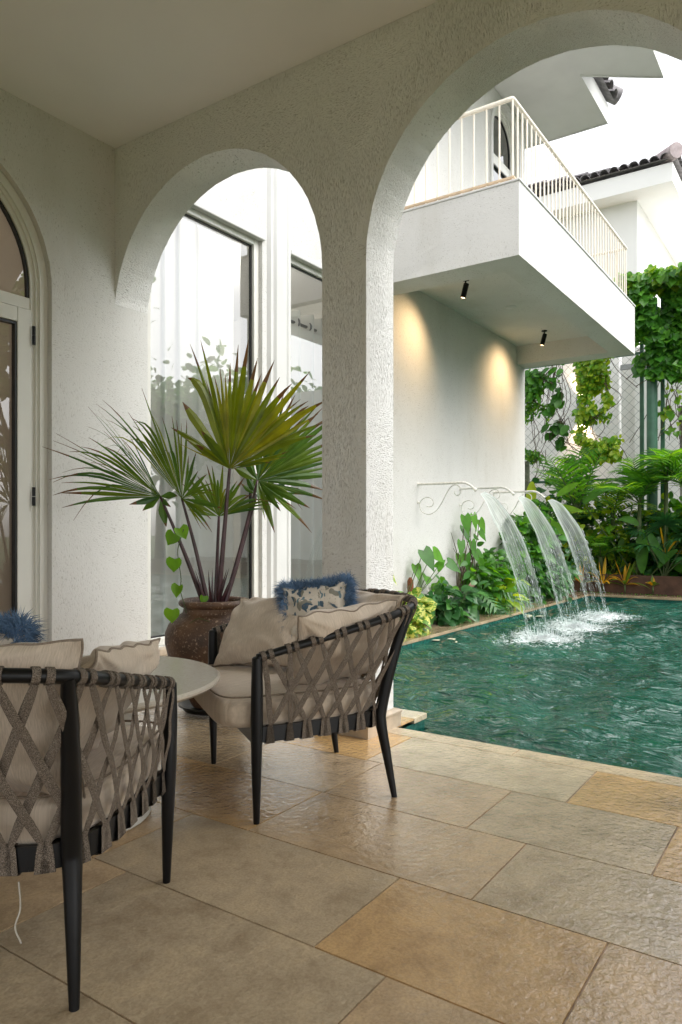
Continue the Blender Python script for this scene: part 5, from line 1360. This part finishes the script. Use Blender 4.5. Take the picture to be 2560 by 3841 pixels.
# tall ginger leaves beside the wall corner
t = thing('ginger_plant', 'bright yellow green paddle leaves standing beside the white wall corner', 'plant', (11.2, 4.0, 0)); m, ms = MB(), MB()
for (px, py, L, W_, dx, dz, tn) in ((1992, 1900, .42, .085, .03, 1, .9), (2010, 1885, .30, .06, -.1, -1, .95), (2065, 1895, .50, .05, .75, -.12, .6), (2090, 1860, .38, .06, .6, .4, .5), (2050, 1950, .40, .07, .6, -.4, .4)):
    p = Vector(P(px, py, 'x', 11.2)); bigleaf(m, p, (0.05, -dx, dz), (-1, -.2, .2), L, W_, tn, .05); ms.tube([(11.2, 4.0, 0), p], .008, 5, False)
ms.build('stem', M_STEM, t, True); m.build('foliage', M_LEAFY, t, True)

# ------------------------------------------------------------------ bed behind the pool
XB = 12.8
def gb(px, zz=.28, x_=XB): q = P(px, 1900, 'x', x_); return (x_, q[1], zz)
# backdrop of shrubs on the bed
specs = [(2030, 13.2, .75, .55, .8, 'lance', .22, M_LEAFY), (2120, 13.3, .95, .55, .9, 'oval', .19, M_LEAFD), (2210, 13.0, .85, .5, .8, 'lance', .20, M_LEAFY), (2300, 13.2, .85, .5, .8, 'lance', .20, M_LEAFD),
         (2390, 13.2, .75, .5, .7, 'oval', .2, M_LEAFY), (2480, 13.1, .70, .5, .65, 'lance', .22, M_LEAFD), (2560, 13.3, .8, .5, .7, 'oval', .22, M_LEAF), (2660, 13.2, .8, .6, .7, 'oval', .22, M_LEAF)]
labs = ['narrow leaved green shrub right of the white wall corner, back of the bed', 'broad leaved dark shrub under the big palm at the fence', 'narrow leaved shrub between the middle and far jets at the fence', 'fine leaved dark shrub in front of the green fence posts, left side',
        'broad leaved shrub at the foot of the thick green post', 'fine leaved dark shrub right of the green posts', 'broad leaved shrub at the right edge of the bed', 'broad leaved shrub beyond the right edge of the bed']
for i, ((px, x_, z_, sx, sz, kd, L, ml), lb) in enumerate(zip(specs, labs)):
    q = P(px, 1900, 'x', x_); shrub('garden_shrub', lb, 'shrub', (x_, q[1], z_), (.35, sx, sz*.85), 560, kd, L, ml, 200+i, 'shrubs in the bed behind the pool', tint=(.30, 1), base=(x_, q[1], .26), face=(-.8, -.2, .2), wm=1.15, shell=.25)
pal = [(2165, 12.85, 1.05, 9, 1.5, 'tall feather palm with arching fronds behind the middle jet', .28, M_LEAF, .55, (48, 86)), (2400, 12.75, 1.2, 8, 1.05, 'feather palm with dark arching fronds in front of the posts', .4, M_LEAF, .5, (30, 80)),
       (2500, 12.9, 1.55, 9, 1.15, 'feather palm with drooping leaflets right of the green posts', .5, M_LEAF, .5, (30, 82)), (2080, 12.9, .7, 8, 1.0, 'small dark feather palm near the white wall corner', .4, M_LEAFD, .40, (20, 75)), (2300, 12.9, .95, 9, 1.0, 'pale striped feather palm between the jets and the green posts', .45, M_LEAFY, .36, (20, 75)),
       (2590, 12.8, 1.35, 9, 1.1, 'feather palm reaching in from the right edge', .5, M_LEAF, .46, (20, 80))]
for i, (px, x_, tr, n_, L, lb, dr, ml, lL, el) in enumerate(pal):
    q = P(px, 1900, 'x', x_); palm_plant('feather_palm', lb, (x_, q[1], .27), n_, L, 300+i, 'feather palms in the bed', ml, tr, (.25, 1), lL, dr, el, w_=.040, nl=15)
q = P(2255, 1950, 'x', 12.6); t = thing('fern', 'large arching bright fern in front of the fence, above the orange plants', 'fern', (12.6, q[1], .27)); m, ms = MB(), MB()
for i in range(12):
    a = 360*i/12+rng.gauss(0, 10); e_ = rng.uniform(25, 75); frond(m, ms, (12.6, q[1], .55), (math.cos(R(a))*math.cos(R(e_)), math.sin(R(a))*math.cos(R(e_)), math.sin(R(e_))), .95, 26, .17, .55, (.3, 1), 500+i, .06, 70, .1)
ms.tube([(12.6, q[1], .27), (12.6, q[1], .58)], .04, 6); ms.build('stem', M_STEM, t, True); m.build('foliage', M_LEAF, t, True)
# bird's nest type hanging pleated leaf and others
t = thing('pleated_leaf_plant', 'plant with one long pleated green leaf hanging before the thick green post', 'plant', (12.55, gb(2400)[1], .27)); m, ms = MB(), MB()
for (px, py, L, W_, dx, dz, tn, dr) in ((2408, 1985, .72, .105, .02, -1, .65, 0), (2430, 1990, .6, .07, .35, -.7, .5, 0), (2395, 1970, .45, .07, -.5, .5, .7, .5), (2190, 1890, .85, .085, .7, .72, .75, .35), (2470, 2130, .55, .06, .5, .8, .6, .3)):
    p = Vector(P(px, py, 'x', 12.5)); bigleaf(m, p, (-.05, -dx, dz), (-1, 0, .25), L, W_, tn, dr); ms.tube(catmull([(12.55, gb(2400)[1], .27), (12.5, (gb(2400)[1]+p.y)/2, p.z*.6), p], 4), .008, 5, False)
ms.build('stem', M_STEM, t, True); m.build('foliage', M_LEAF, t, True)
q = gb(2500); fan_plant('fan_palm', 'small fan palm with dark pleated fans at the right of the bed', (12.55, q[1], .27), [(-.1, -.25, .62), (-.15, .2, .50), (.0, -.5, .75), (-.1, -.05, .85), (-.2, -.45, .35), (.1, .35, .75)], 401, mtl=M_LEAFD, r=.40)
# orange crotons
def croton(px, n_, L, seed, lb, x_=12.36, z_=.02):
    q = P(px, 2200, 'x', x_); rr = random.Random(seed); t = thing('croton', lb, 'plant', (x_, q[1], z_), 'orange leaved plants at the pool end'); m, ms = MB(), MB(); top = Vector((x_, q[1], z_+.12)); ms.tube([(x_, q[1], z_), top], .014, 6)
    for k in range(n_):
        a = rr.uniform(0, 360); e_ = rr.uniform(20, 85); d = (math.cos(R(a))*math.cos(R(e_))*.6, math.sin(R(a))*math.cos(R(e_)), math.sin(R(e_))); ll = L*rr.uniform(.6, 1.1); b0 = top+Vector(d)*.02
        pts = [b0+Vector(d)*ll*u+Vector((0, 0, -.55*ll*u*u*(1 if e_ < 60 else .2))) for u in np.linspace(0, 1, 7)]
        blade(m, pts, [.010, .020, .027, .028, .023, .014, .001], Vector((d[1], -d[0], 0))+Vector((0, 0, .01)), .35, rr.choice((rr.uniform(0, .4), rr.uniform(.5, 1), rr.uniform(.5, 1))))
    ms.build('stem', M_STEM, t, True); m.build('foliage', M_ORANGE, t, True)
croton(2262, 17, .58, 601, 'tall orange and green croton left of the others at the pool end', 12.37, .02)
croton(2345, 15, .46, 602, 'spreading orange croton in the middle of the pool end')
croton(2450, 9, .22, 603, 'small green and yellow tuft before the brown wall')
croton(2180, 9, .34, 604, 'orange croton half hidden behind the far water jet')
croton(2500, 8, .65, 605, 'croton with one big orange leaf at the right of the bed', 12.7, .5)
# grass tufts along the coping
m = MB(); rr = random.Random(77)
for k in range(1500):
    y = rr.uniform(-6, 3.9); x_ = rr.uniform(12.32, 12.41); a = rr.uniform(0, 6.28); ll = rr.uniform(.04, .12); d = Vector((math.cos(a)*.5, math.sin(a)*.5, 1)); leaf(m, (x_, y, -.04), d, (1, 0, 0), ll, 'strap', .4, .3, rr.random(), 1.0)
o = m.build('grass', M_LEAF, None); o['kind'] = 'stuff'; o['label'] = 'short grass tufts along the far pool coping'; o['category'] = 'grass'

# ------------------------------------------------------------------ green fence with mesh, posts, vines
XF = 13.55
def yf(px, x_=XF): return float(P(px, 1900, 'x', x_)[1])
def zf(py, px=2400, x_=XF): return float(P(px, py, 'x', x_)[2])
fz0, fz1 = .25, 5.25
fence = thing('mesh_fence', 'tall green framed wire mesh fence behind the planted bed', 'fence', (XF, yf(2409), 0))
yA0, yA1, yB0, yB1 = yf(2409), yf(1960), yf(2487), yf(2487)-4.2
for y in (yA0, yB0):
    m = MB(); m.box(XF-.03, XF+.03, y-.032, y+.032, 0, fz1); bevel(m.build('post', M_GREENP, fence), .004)
for (a, b) in ((yA0+.033, yA1+1.2), (yB1, yB0-.033)):
    for pyz in (1325 if a > yA0 else 1297, 1795, 2170):
        z_ = zf(pyz); m = MB(); m.box(XF-.02, XF+.02, a, b, z_-.022, z_+.022); m.build('rail', M_GREENP, fence)
m = MB(); sp = .155
def diamonds(y0, y1, z0, z1):
    H_ = z1-z0; k = y0-H_
    while k < y1:
        for sg in (1, -1):
            a0, b0 = k, k+H_
            if sg > 0: pa, pb = (a0, z0), (b0, z1)
            else: pa, pb = (b0, z0), (a0, z1)
            # clip in y
            def clip(p, q):
                (ya, za), (yb, zb_) = p, q
                if ya > yb: ya, za, yb, zb_ = yb, zb_, ya, za
                if yb < y0 or ya > y1: return None
                if ya < y0: za += (zb_-za)*(y0-ya)/(yb-ya); ya = y0
                if yb > y1: zb_ = za+(zb_-za)*(y1-ya)/(yb-ya); yb = y1
                return (ya, za), (yb, zb_)
            c_ = clip(pa, pb)
            if c_ and abs(c_[0][0]-c_[1][0]) > .01: m.tube([(XF, c_[0][0], c_[0][1]), (XF, c_[1][0], c_[1][1])], .0032, 3, False)
        k += sp
diamonds(yA0, yA1+1.2, fz0, fz1); diamonds(yB1, yB0, fz0, fz1)
m.build('wire_mesh', M_WIRE, fence)
XP = 13.35
mb = MB(); y = yf(2447, XP); mb.tube([(XP, y, 0), (XP, y, 5.0)], .088, 24)
tag(mb.build('green_post', M_GREENP, None, True, 40), 'thick round green post carrying the vine, before the mesh fence', 'post')
mb = MB(); 
# vine canopy along the top
def vine_mass(name, label, boxes, n_, kind, L, mtl, seed, base, tint=(.3, 1), stems=14, gap=-.25, dr=.6):
    rr = random.Random(seed); t = thing(name, label, 'vine', base); m, ms = MB(), MB(); vol = [b[1]*b[3]*b[5] for b in boxes]; tot = sum(vol)
    for (cx, sx, cy, sy, cz, sz), v in zip(boxes, vol):
        for k in range(int(n_*v/tot)):
            p = Vector((cx+rr.uniform(-1, 1)*sx, cy+rr.uniform(-1, 1)*sy, cz+rr.uniform(-1, 1)*sz))
            if mnoise.noise(p*1.9+Vector((seed, 0, 0))) < gap: continue
            d = Vector((-.5, rr.gauss(0, .5), -.6+rr.gauss(0, .4))); leaf(m, p, d, Vector((-1, 0, .6))+rv(rr, .35), L*rr.uniform(.6, 1.15), kind, .1, .2, rr.uniform(*tint))
        for k in range(stems//len(boxes)+1):
            y0 = cy+rr.uniform(-1, 1)*sy; p0 = Vector((cx, y0, cz+sz*.8)); ms.tube(catmull([p0, p0+Vector((rr.gauss(0, .05), rr.gauss(0, .15), -sz)), p0+Vector((rr.gauss(0, .05), rr.gauss(0, .25), -2*sz))], 4), .006, 4, False)
    ms.build('stem', M_BARK, t, True); m.build('foliage', mtl, t, True); return t
vy = yf(2600); cz = zf(1170)
vine_mass('vine_canopy', 'thick heart leaved vine draped over the fence top beside the balcony end', [(13.3, .35, (yf(2375)+yf(2680))/2, (yf(2375)-yf(2680))/2, zf(1165), .42), (13.25, .25, (yf(2400)+yf(2560))/2, (yf(2400)-yf(2560))/2, zf(1275), .24), (13.2, .15, yf(2480), .13, zf(1370), .32), (13.3, .12, yf(2420), .08, zf(1370), .22), (13.3, .15, yf(2550), .18, zf(1370), .35)], 3200, 'heart', .135, M_LEAF, 701, (13.3, yf(2447), 0), (.15, .85), gap=-.14)
vine_mass('vine_canopy', 'bright new shoots on top of the fence vine against the neighbouring wall', [(13.3, .3, (yf(2345)+yf(2680))/2, (yf(2345)-yf(2680))/2, zf(1078), .16)], 420, 'heart', .16, M_LEAFY, 702, (13.3, yf(2520), 0), (.1, .8), gap=-.1)
vine_mass('fence_vine', 'leafy green creeper column on the mesh fence below the balcony corner', [(13.35, .2, yf(2235), .26, zf(1370), .35), (13.35, .2, yf(2245), .24, zf(1480), .35), (13.35, .2, yf(2235), .26, zf(1590), .28), (13.35, .2, yf(2270), .3, zf(1680), .2)], 2400, 'oval', .115, M_LEAFY, 703, (13.4, yf(2235), 0), (.4, 1), gap=-.2)
vine_mass('fence_vine', 'sparse round leaved creeper hanging on the mesh fence left of the leafy column', [(13.4, .08, yf(2095), .13, zf(1450), .75), (13.4, .08, yf(2125), .1, zf(1600), .3)], 60, 'oval', .22, M_LEAF, 704, (13.4, yf(2100), 0), (.1, .6), gap=-.5)
vine_mass('fence_vine', 'fine small leaved creeper on the mesh fence right beside the white wall corner', [(13.42, .06, yf(1995), .20, zf(1430), .30), (13.42, .08, yf(2015), .28, zf(1600), .55), (13.42, .06, yf(2035), .3, zf(1730), .35)], 4200, 'small', .075, M_LEAF, 705, (13.42, yf(1990), 0), (.3, 1), gap=-.05)
vine_mass('fence_vine', 'creeper leaves just under the far end of the balcony', [(13.38, .15, yf(2010), .18, zf(1405), .28), (13.38, .1, yf(2060), .2, zf(1380), .14)], 260, 'oval', .13, M_LEAF, 706, (13.4, yf(2010), 0), (.2, .9), gap=-.3)
vine_mass('fence_vine', 'wispy pale creeper strands on the mesh right of the green posts', [(13.45, .06, yf(2540), .3, zf(1520), .55)], 50, 'heart', .12, M_LEAFY, 707, (13.45, yf(2540), 0), (.2, .8), gap=-.4)
# grey mossy pole beside the wall corner
mb = MB(); mb.box(13.46, 13.52, yf(1990), yf(1972), 0, 2.35); tag(mb.build('mossy_pole', plain('mossy_metal', (.13, .15, .10), .8, noise=(12, .5))), 'short mossy grey metal pole by the fence next to the wall corner', 'pole')

# ------------------------------------------------------------------ neighbouring house
nh = thing('neighbour_house', 'white neighbouring house with dark tiled roof beyond the fence', 'house', (16, 3.455, 0))
mb = MB(); 
mb.box(16.0, 26, 3.455, 14, 0, 8.0)
mb.build('wall', M_NEIGH, nh)
mb = MB(); wall(mb, -9, 3.44, 0, 4.78, [('rect', .2, 2.62, .2, 3.5)], 15.7, 15.9, lambda s, z, d: (d, s, z)); mb.box(15.9, 22, -9, 3.44, 3.6, 4.77)
mb.build('terrace_wall', M_NEIGH, nh)
mb = MB(); mb.box(17.6, 17.7, -9, 3.44, 0, 3.59); mb.box(15.95, 17.6, 3.25, 3.44, 0, 3.59); mb.build('recess_wall', plain('grey_green_wall', (.50, .51, .45), .85), nh)
mb = MB(); mb.box(15.62, 15.70, 1.0, 3.70, 4.34, 4.44); mb.build('ledge', plain('ledge_grey', (.30, .31, .31), .6), nh)
mb = MB(); EX, EY, EZ = 15.5, 2.71, 7.92
prism(mb, [(EX, EY), (27, EY), (27, 14), (EX, 14)], EZ, EZ+.04); nroof = mb.build('roof', M_NEIGH, nh)
mb = MB(); mb.box(EX-.03, EX, EY-.03, 14, EZ-.012, EZ+.36); mb.box(EX, 27, EY-.03, EY, EZ-.012, EZ+.36); mb.build('fascia', M_NEIGH, nroof)
mb = MB(); barrel_tiles(mb, (EX-.03, EY, EZ+.43), (EX-.03, 12, EZ+.43), (1, 0, 0), R(5), 3.6, .09, over=.12, rows=8); barrel_tiles(mb, (EX, EY-.03, EZ+.43), (26, EY-.03, EZ+.43), (0, 1, 0), R(5), 3.6, .09, over=.12, rows=8)
mb.build('roof_tiles', M_ROOFT, nroof, True, 60)
mb = MB(); mb.tube([(EX-.12, EY-.12, EZ+.53), (EX+.5, EY+.5, EZ+.62), (EX+2.5, EY+2.5, EZ+.80)], [.15, .14, .14], 14); mb.build('ridge_cap', M_ROOFP, nroof, True, 60)
# arched window on the side face
mb = MB(); c_, r_, sprg = 17.15, .42, 6.35; 
arch_frame(mb, c_, r_, r_+.10, sprg, 4.9, 3.455-.05, 3.457); nw = mb.build('window', M_NEIGH, nh)
g = MB(); pts = arc_pts(c_, r_, sprg, 24)
for a, b in zip(pts[:-1], pts[1:]): g.quad((a[0], 3.449, 4.9), (b[0], 3.449, 4.9), (b[0], 3.449, b[1]), (a[0], 3.449, a[1]))
g.build('pane', plain('far_glass', (.20, .21, .20), .05), nw)
mb = MB()
for (y_, zz) in ((3.05, 2.2), (1.0, 2.2)): pass
mb.tube([(15.66, 3.72, 0), (15.66, 3.72, 4.75)], .03, 8); mb.build('drain_pipe', M_NEIGH, nh, True)
# up and down wall lamp seen through the mesh
wl = thing('wall_lamp', 'grey cylinder wall lamp on the white wall seen through the mesh fence', 'lamp', (15.92, float(P(2178, 1530, 'x', 15.9)[1]), 3.2))
qy = float(P(2178, 1530, 'x', 15.9)[1]); qz = float(P(2178, 1530, 'x', 15.9)[2]); mb = MB(); mb.tube([(15.90, qy, qz-.17), (15.90, qy, qz+.17)], .075, 16); mb.box(15.93, 15.999, qy-.03, qy+.03, qz-.05, qz+.05)
mb.build('lamp_body', plain('lamp_grey', (.16, .17, .19), .4), wl, True, 40)
for sg in (-1, 1):
    ld = bpy.data.lights.new('lamp_beam', 'SPOT'); ld.energy = 25; ld.color = (1, .7, .45); ld.spot_size = R(80); ld.spot_blend = .8
    lo = bpy.data.objects.new('lamp_beam', ld); col.objects.link(lo); lo.parent = wl; lo.location = (-.06, 0, qz+sg*.19-3.2); lo.rotation_euler = Vector((.35, 0, sg)).to_track_quat('-Z', 'Y').to_euler()

# ------------------------------------------------------------------ trees whose reflections the windows show
def tree(loc, h_, r_, seed, label, n_=2600):
    rr = random.Random(seed); t = thing('garden_tree', label, 'tree', loc, 'garden trees beyond the pool'); b = Vector(loc); m, ms = MB(), MB()
    ms.tube([b, b+Vector((.05, 0, h_*.3)), b+Vector((.15, .1, h_*.6))], [.18, .14, .09], 8); ms_c = []
    for k in range(9):
        a = rr.uniform(0, 6.28); e = b+Vector((math.cos(a)*r_*.75, math.sin(a)*r_*.75, h_*rr.uniform(.55, .95))); ms.tube(catmull([b+Vector((.05, 0, h_*.35)), b.lerp(e, .6)+Vector((0, 0, .4)), e], 4), list(np.linspace(.09, .02, 9)), 6, False); ms_c.append(e)
    for k in range(n_):
        c_ = rr.choice(ms_c)+rv(rr, r_*.26); d = rv(rr); leaf(m, c_, d, Vector((0, 0, 1))+rv(rr, .5), rr.uniform(.22, .42), 'oval', .2, .2, rr.uniform(0, .8))
    ms.build('trunk', M_BARK, t, True); m.build('crown', M_LEAF, t, True)
tree((15.5, -9.5, 0), 5.4, 2.4, 801, 'broad garden tree mirrored in the left window, nearest of the row')
tree((20.5, -11.5, 0), 6.2, 2.8, 802, 'broad garden tree mirrored in the left window, middle of the row')
tree((26, -13, 0), 7.0, 3.0, 803, 'broad garden tree mirrored in the left window, far end of the row')
tree((10.5, -9.0, 0), 8.5, 2.4, 804, 'tall garden tree whose leaves mirror beside the window jamb')
tree((5.5, -10.5, 0), 6.5, 2.6, 805, 'garden tree beyond the porch end, mirrored in the arched door')

# floating leaves
for i, (px, py) in enumerate(((1680, 2405), (2000, 2313))):
    q = P(px, py, 'z', WZ+.014); m = MB()
    for k in range(3): a = k*2.1+i; leaf(m, (q[0]+.03*math.cos(a), q[1]+.03*math.sin(a), WZ+.016), (math.cos(a), math.sin(a), .1), (0, 0, 1), .13, 'oval', .05, .1, .9)
    o = m.build('floating_leaf', plain('dry_leaf', (.50, .46, .34), .6), None, True); tag(o, ('pale fallen leaves floating near the coping, close to the porch', 'pale fallen leaf floating by the coping under the jets')[i], 'leaf')
